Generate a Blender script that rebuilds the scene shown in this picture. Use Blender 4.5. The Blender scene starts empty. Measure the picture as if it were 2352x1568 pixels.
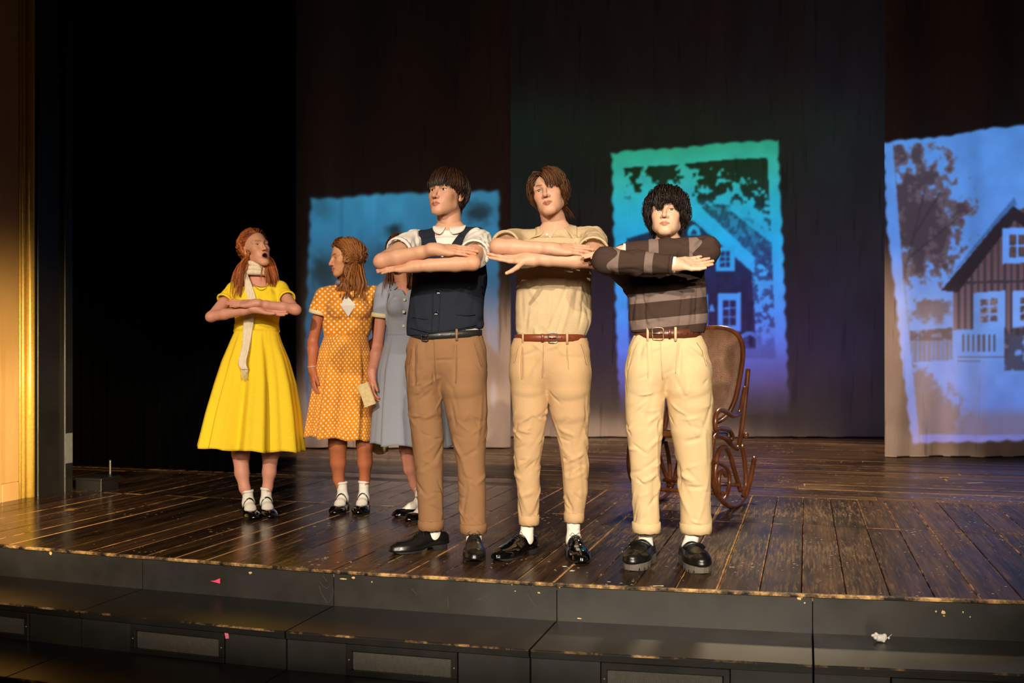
import bpy, math, random
import numpy as np
from mathutils import Vector

# ------------------------------------------------------------------ scene, camera, light
scene = bpy.context.scene
COL = scene.collection
f32 = np.float32
F_PX, CX, HY, CAM_H = 2287.0, 1176.0, 815.0, 0.96
def W(px, py, d):
    """the point at depth d (metres along the view) that the photograph shows at px, py"""
    return np.array([(px - CX) * d / F_PX, d, CAM_H - (py - HY) * d / F_PX])
STAGE_A = math.atan2(1851 - 1176, F_PX)          # the boards run this much to the right of the view
SA, CA = math.sin(STAGE_A), math.cos(STAGE_A)
def UV(u, v, z=0.0):
    return np.array([u * CA + v * SA, -u * SA + v * CA, z])

cam_d = bpy.data.cameras.new('camera')
cam = bpy.data.objects.new('camera', cam_d)
COL.objects.link(cam)
cam.location = (0, 0, CAM_H)
cam.rotation_euler = (math.pi / 2, 0, 0)
cam_d.sensor_width = 36.0
cam_d.lens = 36.0 * F_PX / 2352.0
cam_d.shift_y = (HY - 784.0) / 2352.0
cam_d.clip_end = 200
scene.camera = cam
cam_d.dof.use_dof = True
cam_d.dof.focus_distance = 4.75
cam_d.dof.aperture_fstop = 2.8

scene.view_settings.view_transform = 'Standard'
scene.view_settings.look = 'None'
scene.view_settings.gamma = 1.0
scene.view_settings.exposure = 0.0
scene.view_settings.use_curve_mapping = False

world = bpy.data.worlds.new('dark_hall')
scene.world = world
world.use_nodes = True
world.node_tree.nodes['Background'].inputs[0].default_value = (0.55, 0.40, 0.32, 1)
world.node_tree.nodes['Background'].inputs[1].default_value = 0.006

def spot(name, loc, target, power, color, angle, blend=0.3, size=0.15):
    l = bpy.data.lights.new(name, 'SPOT')
    l.energy = power; l.color = color; l.spot_size = math.radians(angle); l.spot_blend = blend
    l.shadow_soft_size = size
    o = bpy.data.objects.new(name, l); COL.objects.link(o)
    o.location = loc
    o.rotation_euler = (Vector(target) - Vector(loc)).to_track_quat('-Z', 'Y').to_euler()
    return o
#LIGHTS#
# profile spots from the front of house: their shutters make a wide, flat beam (object scale = the beam's aspect)
spot('front_spot_warm', (-3.6, -6.0, 5.2), (-0.35, 5.2, 0.62), 4400, (1.0, 0.85, 0.68), 31, 0.12, 0.10).scale = (1, .40, 1)
spot('front_spot_second', (3.0, -6.4, 5.2), (0.2, 5.0, 0.72), 2350, (1.0, 0.85, 0.68), 31, 0.15, 0.10).scale = (1, .40, 1)
spot('front_fill', (0.2, -7.5, 3.8), (-0.3, 5.0, 0.80), 1500, (1.0, 0.84, 0.68), 28, 0.4, 1.0).scale = (1, .44, 1)
spot('follow_spot', (0.9, -6.5, 4.6), (0.74, 4.40, 0.45), 4300, (1.0, 0.88, 0.70), 18, 0.9, 0.06)
spot('wall_wash', (-0.6, 2.4, 0.9), (-3.25, 6.2, 0.45), 1500, (1.0, 0.72, 0.36), 31, 1.0, 0.25)
spot('floor_back_light', (2.5, 10.6, 5.2), (2.1, 6.9, 0.0), 2200, (1.0, 0.76, 0.48), 44, 0.9, 0.3)
spot('added_hem_light', (1.1, 6.0, 5.8), (1.1, 10.06, 0.0), 2600, (1.0, 0.82, 0.68), 62, 0.5, 0.15).scale = (1, .32, 1)  # unseen lamp added above the stage to brighten the screen hems and rear boards

# ------------------------------------------------------------------ helpers: objects
def empty(name, loc=(0, 0, 0)):
    o = bpy.data.objects.new(name, None); COL.objects.link(o); o.location = loc
    o.empty_display_size = 0.1
    return o
def tag(o, label=None, cat=None, group=None, kind=None):
    if label: o['label'] = label
    if cat: o['category'] = cat
    if group: o['group'] = group
    if kind: o['kind'] = kind
    return o
def world_loc(o):
    v = Vector((0, 0, 0))
    while o is not None:
        v += o.location; o = o.parent
    return v
def mk(name, V, faces, mat, parent=None, smooth=True, attrs=None, loc=None, label=None):
    """one mesh object from world-space vertices; parents only ever translate"""
    V = np.asarray(V, dtype=np.float64).reshape(-1, 3)
    base = world_loc(parent) if parent is not None else Vector((0, 0, 0))
    l = Vector(loc) if loc is not None else Vector((0, 0, 0))
    me = bpy.data.meshes.new(name)
    if isinstance(faces, (list, tuple)) and len(faces) and isinstance(faces[0], np.ndarray) and faces[0].ndim == 2:
        fl = [f for f in faces if len(f)]
        faces = fl[0] if len(fl) == 1 else [t for f in fl for t in f.tolist()]
    if isinstance(faces, np.ndarray):
        faces = faces.astype(np.int32)
    me.from_pydata(V - np.array(base + l), [], faces)
    if smooth:
        me.polygons.foreach_set('use_smooth', np.ones(len(me.polygons), dtype=bool))
    for k, a in (attrs or {}).items():
        a = np.asarray(a, dtype=f32)
        if a.ndim == 1:
            at = me.attributes.new(k, 'FLOAT', 'POINT'); at.data.foreach_set('value', a)
        elif a.shape[1] == 3 and k.startswith('p'):
            at = me.attributes.new(k, 'FLOAT_VECTOR', 'POINT'); at.data.foreach_set('vector', a.ravel())
        else:
            if a.shape[1] == 3:
                a = np.hstack([a, np.ones((len(a), 1), f32)])
            at = me.attributes.new(k, 'FLOAT_COLOR', 'POINT'); at.data.foreach_set('color', a.ravel())
    if mat is not None:
        me.materials.append(mat)
    o = bpy.data.objects.new(name, me); COL.objects.link(o)
    o.location = l
    if parent is not None:
        o.parent = parent
    if label: o['label'] = label
    return o
def join(parts):
    """(V, F) pieces -> one (V, list of F)"""
    Vs, Fs, n = [], [], 0
    for V, F in parts:
        V = np.asarray(V, float).reshape(-1, 3)
        Vs.append(V)
        for f in (F if isinstance(F, list) and len(F) and isinstance(F[0], np.ndarray) else [F]):
            f = np.asarray(f)
            if f.size: Fs.append(f + n)
        n += len(V)
    return np.vstack(Vs), Fs
def nrm(v):
    v = np.asarray(v, float); return v / max(np.linalg.norm(v), 1e-12)
def box(c, sx, sy, sz, ax=None, ay=None, az=None):
    """box with full sizes sx, sy, sz about centre c, axes optional"""
    ax = np.array([1, 0, 0.]) if ax is None else nrm(ax)
    ay = np.array([0, 1, 0.]) if ay is None else nrm(ay)
    az = np.array([0, 0, 1.]) if az is None else nrm(az)
    V = [np.asarray(c) + ax * sx * i / 2 + ay * sy * j / 2 + az * sz * k / 2 for i in (-1, 1) for j in (-1, 1) for k in (-1, 1)]
    F = np.array([[0, 1, 3, 2], [4, 6, 7, 5], [0, 4, 5, 1], [2, 3, 7, 6], [0, 2, 6, 4], [1, 5, 7, 3]])
    return np.array(V), F
def bevelbox(c, sx, sy, sz, b, ax=None, ay=None, az=None):
    """box with chamfered edges on its four upright and top edges: 3 stacked rings"""
    ax = np.array([1, 0, 0.]) if ax is None else nrm(ax)
    ay = np.array([0, 1, 0.]) if ay is None else nrm(ay)
    az = np.array([0, 0, 1.]) if az is None else nrm(az)
    rings = []
    for z, ins in ((-sz / 2, 0), (sz / 2 - b, 0), (sz / 2, b)):
        hx, hy = sx / 2 - ins, sy / 2 - ins
        for x, y in ((hx, hy - b), (hx - b, hy), (-hx + b, hy), (-hx, hy - b), (-hx, -hy + b), (-hx + b, -hy), (hx - b, -hy), (hx, -hy + b)):
            rings.append(np.asarray(c) + ax * x + ay * y + az * z)
    F = [[r * 8 + i, r * 8 + (i + 1) % 8, r * 8 + 8 + (i + 1) % 8, r * 8 + 8 + i] for r in (0, 1) for i in range(8)]
    F += [[16, 17, 18, 19], [16, 19, 20, 23], [20, 21, 22, 23], [0, 3, 2, 1], [0, 7, 4, 3], [4, 7, 6, 5]]
    return np.array(rings), np.array(F)
def tube(pts, r, n=8, closed=False, flat=None, up=(0, 0, 1), caps=True):
    """tube along pts; r scalar or per point; flat = thickness factor along the second side axis"""
    P = np.asarray(pts, float); m = len(P)
    R = np.full(m, r, float) if np.isscalar(r) else np.asarray(r, float)
    T = np.gradient(P, axis=0)
    if closed:
        T = np.roll(P, -1, 0) - np.roll(P, 1, 0)
    T /= np.maximum(np.linalg.norm(T, axis=1, keepdims=True), 1e-9)
    up = nrm(up)
    s = np.cross(T[0], up)
    if np.linalg.norm(s) < 1e-3: s = np.cross(T[0], [1, 0, 0.1])
    s = nrm(s); V = []
    a = np.arange(n) * 2 * np.pi / n
    fl = 1.0 if flat is None else flat
    for i in range(m):
        s = nrm(s - T[i] * np.dot(s, T[i])); b = np.cross(T[i], s)
        V.append(P[i] + R[i] * (np.cos(a)[:, None] * s + fl * np.sin(a)[:, None] * b))
    V = np.vstack(V)
    F = []
    for i in range(m if closed else m - 1):
        j = (i + 1) % m
        for k in range(n):
            F.append([i * n + k, i * n + (k + 1) % n, j * n + (k + 1) % n, j * n + k])
    F = np.array(F)
    if closed or not caps:
        return V, F
    V = np.vstack([V, P[:1], P[-1:]]); c0, c1 = m * n, m * n + 1
    cap = [[c0, (k + 1) % n, k] for k in range(n)] + [[c1, (m - 1) * n + k, (m - 1) * n + (k + 1) % n] for k in range(n)]
    return V, [F, np.array(cap)]
def grid_faces(nu, nv, wrap_u=False):
    """faces of a (nv rows, nu columns) vertex grid, row-major"""
    i = np.arange(nv - 1)[:, None]; j = np.arange(nu if wrap_u else nu - 1)[None]
    j2 = (j + 1) % nu
    return np.stack([i * nu + j, i * nu + j2, (i + 1) * nu + j2, (i + 1) * nu + j], -1).reshape(-1, 4)
def lathe(c, prof, n=20, ax=(0, 0, 1), sx=1, sy=1):
    az = nrm(ax); a0 = nrm(np.cross(az, [0, 1, 0.01])); a1 = np.cross(az, a0)
    t = np.arange(n) * 2 * np.pi / n
    V = np.vstack([np.asarray(c) + az * z + r * (np.cos(t)[:, None] * a0 * sx + np.sin(t)[:, None] * a1 * sy) for r, z in prof])
    return V, grid_faces(n, len(prof), True)
def spline(pts, n):
    """Catmull-Rom through pts, n samples"""
    P = np.asarray(pts, float)
    P = np.vstack([2 * P[0] - P[1], P, 2 * P[-1] - P[-2]])
    m = len(P) - 3
    t = np.linspace(0, m - 1e-9, n); i = t.astype(int); u = (t - i)[:, None]
    a, b, c, d = P[i], P[i + 1], P[i + 2], P[i + 3]
    return 0.5 * (2 * b + (c - a) * u + (2 * a - 5 * b + 4 * c - d) * u ** 2 + (3 * b - a - 3 * c + d) * u ** 3)

# ------------------------------------------------------------------ helpers: implicit surfaces
class Field:
    """a distance field on a regular grid; shapes are blended in, then meshed by surface nets"""
    def __init__(s, lo, hi, h):
        s.h = h; s.lo = np.asarray(lo, float)
        n = np.ceil((np.asarray(hi, float) - s.lo) / h).astype(int) + 1
        s.n = n; s.ax = [(s.lo[i] + h * np.arange(n[i])).astype(f32) for i in range(3)]
        s.f = np.full(tuple(n), 1.0, f32)
    def _sl(s, lo, hi):
        sl = []
        for i in range(3):
            a = max(0, int(math.floor((lo[i] - s.lo[i]) / s.h))); b = min(int(s.n[i]), int(math.ceil((hi[i] - s.lo[i]) / s.h)) + 1)
            if b - a < 1: return None
            sl.append(slice(a, b))
        return tuple(sl)
    def _g(s, sl):
        return s.ax[0][sl[0]][:, None, None], s.ax[1][sl[1]][None, :, None], s.ax[2][sl[2]][None, None, :]
    def _put(s, sl, d, k, op):
        f = s.f[sl]
        if op == '-': d = -d; f = -f        # subtract d from f: max(f, -d) = -min(-f, d)
        if op == '-':
            d = -d
            if k > 0:
                h = np.maximum(k - np.abs(f - d), 0) / k; r = np.minimum(f, d) - h * h * k * 0.25
            else: r = np.minimum(f, d)
            s.f[sl] = -r; return
        if k > 0:
            h = np.maximum(k - np.abs(f - d), 0) / k; s.f[sl] = np.minimum(f, d) - h * h * k * 0.25
        else: s.f[sl] = np.minimum(f, d)
    def rc(s, a, b, ra, rb, k=0.0, u=None, sc=1.0, op='+'):
        a = np.asarray(a, float); b = np.asarray(b, float)
        m = max(ra, rb) * max(1, sc) + k + 3 * s.h
        sl = s._sl(np.minimum(a, b) - m, np.maximum(a, b) + m)
        if sl is None: return
        x, y, z = s._g(sl); ba = b - a; L = float(ba @ ba) + 1e-12
        px, py, pz = x - f32(a[0]), y - f32(a[1]), z - f32(a[2])
        t = np.clip((px * f32(ba[0]) + py * f32(ba[1]) + pz * f32(ba[2])) / f32(L), 0, 1)
        vx, vy, vz = px - t * f32(ba[0]), py - t * f32(ba[1]), pz - t * f32(ba[2])
        if u is not None and sc != 1.0:
            u = nrm(u).astype(f32); w = (vx * u[0] + vy * u[1] + vz * u[2]) * f32(1 / sc - 1)
            vx, vy, vz = vx + w * u[0], vy + w * u[1], vz + w * u[2]
        d = np.sqrt(vx * vx + vy * vy + vz * vz) - (f32(ra) + f32(rb - ra) * t)
        if sc < 1: d = d * f32(max(sc, 0.5))
        s._put(sl, d, k, op)
    def ell(s, c, r, k=0.0, R=None, op='+'):
        c = np.asarray(c, float); r = np.asarray(r, float); m = max(r) + k + 3 * s.h
        sl = s._sl(c - m, c + m)
        if sl is None: return
        x, y, z = s._g(sl); p = [x - f32(c[0]), y - f32(c[1]), z - f32(c[2])]
        if R is not None:
            R = np.asarray(R, f32)           # columns = the ellipsoid's axes
            p = [p[0] * R[0, i] + p[1] * R[1, i] + p[2] * R[2, i] for i in range(3)]
        k0 = np.sqrt(sum((p[i] / f32(r[i])) ** 2 for i in range(3))); k1 = np.sqrt(sum((p[i] / f32(r[i] ** 2)) ** 2 for i in range(3)))
        s._put(sl, k0 * (k0 - 1) / np.maximum(k1, 1e-6), k, op)
    def chain(s, P, Rr, k=0.0, u=None, sc=1.0, op='+'):
        for i in range(len(P) - 1): s.rc(P[i], P[i + 1], Rr[i], Rr[i + 1], k, u, sc, op)
    def cut(s, fn, lo=None, hi=None):
        """keep where fn < 0"""
        sl = s._sl(lo if lo is not None else s.lo, hi if hi is not None else s.lo + s.h * s.n)
        if sl is None: return
        s.f[sl] = np.maximum(s.f[sl], fn(*s._g(sl)).astype(f32))
    def carve(s, fn, lo=None, hi=None):
        """remove where fn < 0"""
        s.cut(lambda x, y, z: -fn(x, y, z), lo, hi)
    def mesh(s):
        f = s.f; ins = f < 0
        a = ins.astype(np.uint8); c = a[:-1] + a[1:]; c = c[:, :-1] + c[:, 1:]; c = c[:, :, :-1] + c[:, :, 1:]
        act = (c > 0) & (c < 8); ijk = np.argwhere(act); n = len(ijk)
        if n == 0: return np.zeros((0, 3)), np.zeros((0, 4), int)
        idx = np.full(act.shape, -1, np.int32); idx[act] = np.arange(n)
        acc = np.zeros((n, 3)); cnt = np.zeros(n)
        cor = [(i, j, k) for i in (0, 1) for j in (0, 1) for k in (0, 1)]
        val = {q: f[ijk[:, 0] + q[0], ijk[:, 1] + q[1], ijk[:, 2] + q[2]] for q in cor}
        for q in cor:
            for ax in range(3):
                if q[ax] == 0:
                    q2 = tuple(1 if i == ax else q[i] for i in range(3))
                    fa, fb = val[q], val[q2]; m = (fa < 0) != (fb < 0)
                    t = np.where(m, fa / np.where(m, fa - fb, 1), 0); p = np.array(q, float)[None] + 0 * acc; p[:, ax] += t
                    acc += p * m[:, None]; cnt += m
        V = s.lo + s.h * (ijk + acc / cnt[:, None])
        Q = []
        for ax in range(3):
            b, d = (ax + 1) % 3, (ax + 2) % 3
            s0 = [slice(None)] * 3; s1 = [slice(None)] * 3
            s0[ax] = slice(0, -1); s1[ax] = slice(1, None)
            for o in (b, d): s0[o] = slice(1, -1); s1[o] = slice(1, -1)
            e0, e1 = ins[tuple(s0)], ins[tuple(s1)]; e = np.argwhere(e0 != e1)
            if len(e) == 0: continue
            sgn = e0[e[:, 0], e[:, 1], e[:, 2]]
            off = np.zeros(3, int); off[b] = 1; off[d] = 1; g = e + off
            def cell(db, dd):
                h = g.copy(); h[:, b] -= db; h[:, d] -= dd; return idx[h[:, 0], h[:, 1], h[:, 2]]
            q = np.stack([cell(1, 1), cell(0, 1), cell(0, 0), cell(1, 0)], 1)
            q[~sgn] = q[~sgn][:, ::-1]; Q.append(q)
        Q = np.vstack(Q); Q = Q[(Q >= 0).all(1)]
        return V, Q
def vnormals(V, F):
    a, b, c, d = (V[F[:, i]] for i in range(4)); n = np.cross(c - a, d - b)
    N = np.zeros_like(V)
    for i in range(4):
        for j in range(3): N[:, j] += np.bincount(F[:, i], n[:, j], len(V))
    return N / np.maximum(np.linalg.norm(N, axis=1, keepdims=True), 1e-12)
def smooth_mesh(V, F, it=1, lam=0.5):
    E = np.vstack([F[:, [0, 1]], F[:, [1, 2]], F[:, [2, 3]], F[:, [3, 0]]]); n = len(V)
    deg = np.bincount(E[:, 0], minlength=n) + np.bincount(E[:, 1], minlength=n)
    for _ in range(it):
        A = np.zeros_like(V)
        for j in range(3): A[:, j] = np.bincount(E[:, 0], V[E[:, 1], j], n) + np.bincount(E[:, 1], V[E[:, 0], j], n)
        V = V + lam * (A / np.maximum(deg, 1)[:, None] - V)
    return V
def seg_d(P, a, b):
    ba = np.asarray(b) - np.asarray(a); t = np.clip(((P - a) @ ba) / (ba @ ba + 1e-12), 0, 1)
    return np.linalg.norm(P - a - t[:, None] * ba, axis=1), t
def crease(V, N, segs):
    """push the surface along its normals by a ridge (amp > 0) or groove along each (a, b, amp, width)"""
    D = np.zeros(len(V))
    for a, b, amp, w in segs:
        m = 0.5 * (np.asarray(a) + b); R = np.linalg.norm(np.asarray(b) - a) / 2 + 3 * w
        s = np.where(((V - m) ** 2).sum(1) < R * R)[0]
        if len(s) == 0: continue
        d, t = seg_d(V[s], np.asarray(a, float), np.asarray(b, float))
        D[s] += amp * np.exp(-(d / w) ** 2) * np.clip(1.3 - np.abs(t - 0.5) * 1.6, 0, 1)
    return V + N * (.011 * np.tanh(D / .011))[:, None]
def random_wrinkles(V, N, rng, n, amp, width, length, dirfn=None, where=None):
    c = np.where(where(V, N))[0] if where is not None else np.arange(len(V)); segs = []
    if len(c) == 0: return V
    for i in rng.choice(c, n):
        t = rng.normal(size=3) if dirfn is None else np.asarray(dirfn(V[i]), float) + 0.35 * rng.normal(size=3)
        t = nrm(t - N[i] * (t @ N[i])); L = length * rng.uniform(.5, 1.4) / 2
        segs.append((V[i] - t * L, V[i] + t * L, amp * rng.uniform(.4, 1.2) * rng.choice([1, -1]), width * rng.uniform(.7, 1.4)))
    return crease(V, N, segs)
def keep(V, F, m):
    """drop vertices where not m"""
    F = F[m[F].all(1)]; u = np.unique(F); r = np.full(len(V), -1); r[u] = np.arange(len(u))
    return V[u], r[F], u
def vnoise(P, seed=0):
    """smooth value noise in 2-D or 3-D, 0..1"""
    P = np.asarray(P, float); i = np.floor(P).astype(np.int64); u = P - i; u = u * u * (3 - 2 * u)
    dim = P.shape[-1]; r = 0
    for q in range(2 ** dim):
        w = 1.0; h = np.full(P.shape[:-1], seed * 7919 + 17, np.int64)
        for a in range(dim):
            b = (q >> a) & 1; w = w * (u[..., a] if b else 1 - u[..., a]); h = (h * 31 + (i[..., a] + b) * (73856093, 19349663, 83492791)[a]) & 0x7fffffff
        h = ((h ^ (h >> 13)) * 1274126177) & 0x7fffffff; h = (h ^ (h >> 16)) & 0xffff
        r = r + w * h / 65535.0
    return r
def fbm(P, o=4, seed=0):
    P = np.asarray(P, float); return sum(vnoise(P * 2 ** k, seed + k) / 2 ** k for k in range(o)) / sum(1 / 2 ** k for k in range(o))
def lin(c):
    c = np.asarray(c, float) / 255.0
    return np.where(c <= 0.04045, c / 12.92, ((c + 0.055) / 1.055) ** 2.4)

# ------------------------------------------------------------------ helpers: materials
class Mat:
    def __init__(s, name):
        s.m = bpy.data.materials.new(name); s.m.use_nodes = True; s.t = s.m.node_tree
        s.b = s.t.nodes['Principled BSDF']
    def n(s, typ, **kw):
        nd = s.t.nodes.new('ShaderNode' + typ)
        for k, v in kw.items():
            if k.startswith('i_'):
                key = k[2:]; key = int(key) if key.isdigit() else key.replace('_', ' ')
                nd.inputs[key].default_value = v
            else: setattr(nd, k, v)
        return nd
    def l(s, a, b): s.t.links.new(a, b)
    def set(s, **kw):
        for k, v in kw.items(): s.b.inputs[k.replace('_', ' ')].default_value = v
        return s
    def ramp(s, fac, stops, interp='LINEAR'):
        r = s.n('ValToRGB'); r.color_ramp.interpolation = interp; e = r.color_ramp.elements
        while len(e) < len(stops): e.new(0.5)
        for q, (p, c) in zip(e, stops):
            q.position = p; q.color = (*c, 1) if len(c) == 3 else c
        s.l(fac, r.inputs[0]); return r.outputs[0]
    def mix(s, fac, a, b, typ='MIX'):
        m = s.n('Mix', data_type='RGBA', blend_type=typ)
        for v, i in ((fac, 0), (a, 6), (b, 7)):
            if hasattr(v, 'is_linked') or hasattr(v, 'links'): s.l(v, m.inputs[i])
            else: m.inputs[i].default_value = (*v, 1) if isinstance(v, (tuple, list, np.ndarray)) and len(v) == 3 else v
        return m.outputs[2]
    def math(s, op, a, b=None, c=None):
        m = s.n('Math', operation=op)
        for v, i in ((a, 0), (b, 1), (c, 2)):
            if v is None: continue
            if hasattr(v, 'links'): s.l(v, m.inputs[i])
            else: m.inputs[i].default_value = v
        return m.outputs[0]
    def noise(s, scale, detail=4, vec=None, rough=.55):
        q = s.n('TexNoise'); q.inputs['Scale'].default_value = scale; q.inputs['Detail'].default_value = detail; q.inputs['Roughness'].default_value = rough
        if vec is not None: s.l(vec, q.inputs['Vector'])
        return q.outputs['Fac']
    def coord(s, scale=(1, 1, 1), rot=(0, 0, 0), out='Object'):
        t = s.n('TexCoord'); m = s.n('Mapping'); m.inputs['Scale'].default_value = scale; m.inputs['Rotation'].default_value = rot
        s.l(t.outputs[out], m.inputs['Vector']); return m.outputs[0]
    def bump(s, h, strength=.3, dist=.01):
        b = s.n('Bump'); b.inputs['Strength'].default_value = strength; b.inputs['Distance'].default_value = dist
        s.l(h, b.inputs['Height']); s.l(b.outputs[0], s.b.inputs['Normal']); return s
    def base(s, c):
        if hasattr(c, 'links'): s.l(c, s.b.inputs['Base Color'])
        else: s.b.inputs['Base Color'].default_value = (*c, 1)
        return s
def C(*rgb): return tuple(float(x) for x in lin(rgb))
def fabric(name, rgb, var=.12, scale=350, bump=.25, streak=None, rough=.9, wrinkle=.25):
    m = Mat(name).set(Roughness=rough, Specular_IOR_Level=.2)
    c = np.array(C(*rgb)); v = m.coord()
    nf = m.noise(scale, 3, m.coord(streak) if streak else v)
    m.base(m.ramp(nf, [(.25, tuple(c * (1 - var * 1.6))), (.75, tuple(np.minimum(c * (1 + var * 1.6), 1)))]))
    big = m.noise(14, 3, v)
    h = m.math('ADD', m.math('MULTIPLY', nf, .12), m.math('MULTIPLY', big, wrinkle * 3))
    m.bump(h, bump, .01)
    return m.m
def plain(name, rgb, rough=.5, metal=0.0, spec=.5, coat=0.0, bumpy=0, bscale=60):
    m = Mat(name).set(Roughness=rough, Metallic=metal, Specular_IOR_Level=spec, Coat_Weight=coat, Coat_Roughness=.05).base(C(*rgb))
    nf = m.noise(bscale, 4, m.coord())
    c = np.array(C(*rgb)); m.base(m.ramp(nf, [(.3, tuple(c * .85)), (.7, tuple(np.minimum(c * 1.15, 1)))]))
    if bumpy: m.bump(nf, bumpy, .004)
    return m.m
# ------------------------------------------------------------------ materials of the setting
def wood_floor():
    m = Mat('worn_stage_boards').set(Roughness=.3, Specular_IOR_Level=.2)
    at = m.n('Attribute', attribute_name='pg')
    sep = m.n('SeparateXYZ'); m.l(at.outputs['Vector'], sep.inputs[0])
    oi = m.n('ObjectInfo'); rnd = oi.outputs['Random']
    off = m.n('CombineXYZ'); m.l(m.math('MULTIPLY', rnd, 37.0), off.inputs[1]); m.l(m.math('MULTIPLY', rnd, 11.0), off.inputs[2])
    add = m.n('VectorMath', operation='ADD'); m.l(at.outputs['Vector'], add.inputs[0]); m.l(off.outputs[0], add.inputs[1])
    st = m.n('Mapping'); st.inputs['Scale'].default_value = (11, .8, 1); m.l(add.outputs[0], st.inputs[0])
    grain = m.noise(2.2, 6, st.outputs[0], .62)
    wv = m.n('TexWave', wave_type='BANDS', bands_direction='X'); wv.inputs['Scale'].default_value = 1.4; wv.inputs['Distortion'].default_value = 6; wv.inputs['Detail'].default_value = 2
    m.l(st.outputs[0], wv.inputs['Vector'])
    dark = m.mix(rnd, C(24, 17, 12), C(48, 33, 23))
    mid = m.mix(rnd, C(62, 44, 30), C(98, 70, 46))
    gf = m.ramp(grain, [(.36, (0, 0, 0)), (.66, (1, 1, 1))])
    base = m.mix(gf, dark, mid)
    base = m.mix(m.math('MULTIPLY', wv.outputs['Fac'], .25), base, C(20, 14, 11))
    # bare wood where the paint is rubbed off: scuffs, board edges, specks
    fine = m.noise(7, 8, st.outputs[0], .72)
    big = m.noise(.75, 3, at.outputs['Vector'])
    scuff = m.ramp(m.math('ADD', m.math('ADD', m.math('MULTIPLY', fine, .62), m.math('MULTIPLY', big, .42)), m.math('MULTIPLY', m.n('Attribute', attribute_name='worn').outputs['Fac'], .025)), [(.555, (0, 0, 0)), (.66, (.75, .75, .75))])
    edge = m.n('Attribute', attribute_name='edge').outputs['Fac']
    en = m.noise(9, 6, at.outputs['Vector'], .7)
    ew = m.ramp(m.math('ADD', m.math('MULTIPLY', edge, m.math('ADD', m.math('MULTIPLY', m.math('FRACT', m.math('MULTIPLY', rnd, 7.3)), .34), .34)), m.math('MULTIPLY', en, .62)), [(.80, (0, 0, 0)), (.93, (1, 1, 1))])
    vor = m.n('TexVoronoi', feature='F1'); vor.inputs['Scale'].default_value = 20; m.l(at.outputs['Vector'], vor.inputs['Vector'])
    sp = m.math('LESS_THAN', vor.outputs['Distance'], m.math('MULTIPLY', m.math('POWER', m.noise(2.0, 2, at.outputs['Vector']), 3.0), .62))
    base = m.mix(scuff, base, C(122, 90, 58))
    base = m.mix(ew, base, C(186, 142, 90))
    base = m.mix(m.math('MULTIPLY', sp, .75), base, C(206, 180, 138))
    m.base(base)
    ro = m.math('ADD', m.math('MULTIPLY', m.noise(3.5, 4, at.outputs['Vector']), .26), .08)
    ro = m.math('ADD', ro, m.math('MULTIPLY', scuff, .25))
    worn = m.n('Attribute', attribute_name='worn').outputs['Fac']; ro = m.math('ADD', ro, m.math('MULTIPLY', worn, .14)); m.l(m.math('SUBTRACT', .22, m.math('MULTIPLY', worn, .15)), m.b.inputs['Specular IOR Level'])
    m.l(ro, m.b.inputs['Roughness'])
    h = m.math('ADD', m.math('MULTIPLY', grain, .5), m.math('MULTIPLY', m.noise(1.6, 3, at.outputs['Vector']), 1.4))
    m.bump(h, .22, .006)
    return m.m
def black_paint(name, worn=.5, tone=(21, 20, 19)):
    m = Mat(name).set(Roughness=.42, Specular_IOR_Level=.5)
    v = m.coord(); nf = m.noise(5, 6, v, .65); fine = m.noise(38, 6, v, .75)
    c = m.mix(nf, C(*[int(x * .75) for x in tone]), C(*[int(x * 1.5) for x in tone]))
    scr = m.n('TexVoronoi', feature='DISTANCE_TO_EDGE'); scr.inputs['Scale'].default_value = 5.5; scr.inputs['Randomness'].default_value = 1
    m.l(m.coord((1, 1, 1.7), (0.3, .2, .5)), scr.inputs['Vector'])
    line = m.math('MULTIPLY', m.math('LESS_THAN', m.noise(60, 3, m.coord((.35, 3, 3), (.2, .5, .6))), .27), m.math('GREATER_THAN', m.noise(2.1, 2, v), .52))
    c = m.mix(m.math('MULTIPLY', line, .30), c, C(92, 88, 82))
    speck = m.math('GREATER_THAN', fine, .80 - .05 * worn)
    c = m.mix(m.math('MULTIPLY', speck, worn), c, C(170, 150, 116))
    m.base(c); m.l(m.math('ADD', m.math('MULTIPLY', nf, .3), .25), m.b.inputs['Roughness'])
    m.bump(m.math('ADD', nf, m.math('MULTIPLY', fine, .2)), .12, .006)
    return m.m
def chipped_edge(name='chipped_stage_edge', lo=.43):
    m = Mat(name).set(Roughness=.55)
    v = m.coord(); a = m.noise(7, 8, v, .75)
    m.base(m.ramp(a, [(lo, C(24, 20, 17)), (lo + .07, C(112, 86, 54)), (lo + .18, C(206, 164, 104))]))
    m.bump(a, .5, .006); return m.m
MB_FLOOR = wood_floor()
MB_BLACK = black_paint('black_step_paint', .5, (27, 26, 24))
MB_STEPFACE = black_paint('black_riser_paint', .35, (38, 37, 34))
MB_EDGE = chipped_edge()
MB_CHIP = chipped_edge('chipped_step_edge', .50)
def drape(name, rgb):
    m = Mat(name).set(Roughness=1.0, Specular_IOR_Level=.05); nf = m.noise(30, 4, m.coord())
    c = np.array(C(*rgb)); m.base(m.ramp(nf, [(.3, tuple(c * .7)), (.7, tuple(c * 1.3))])); return m.m
MB_DRAPE = drape('black_velvet', (3, 3, 3))

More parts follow.
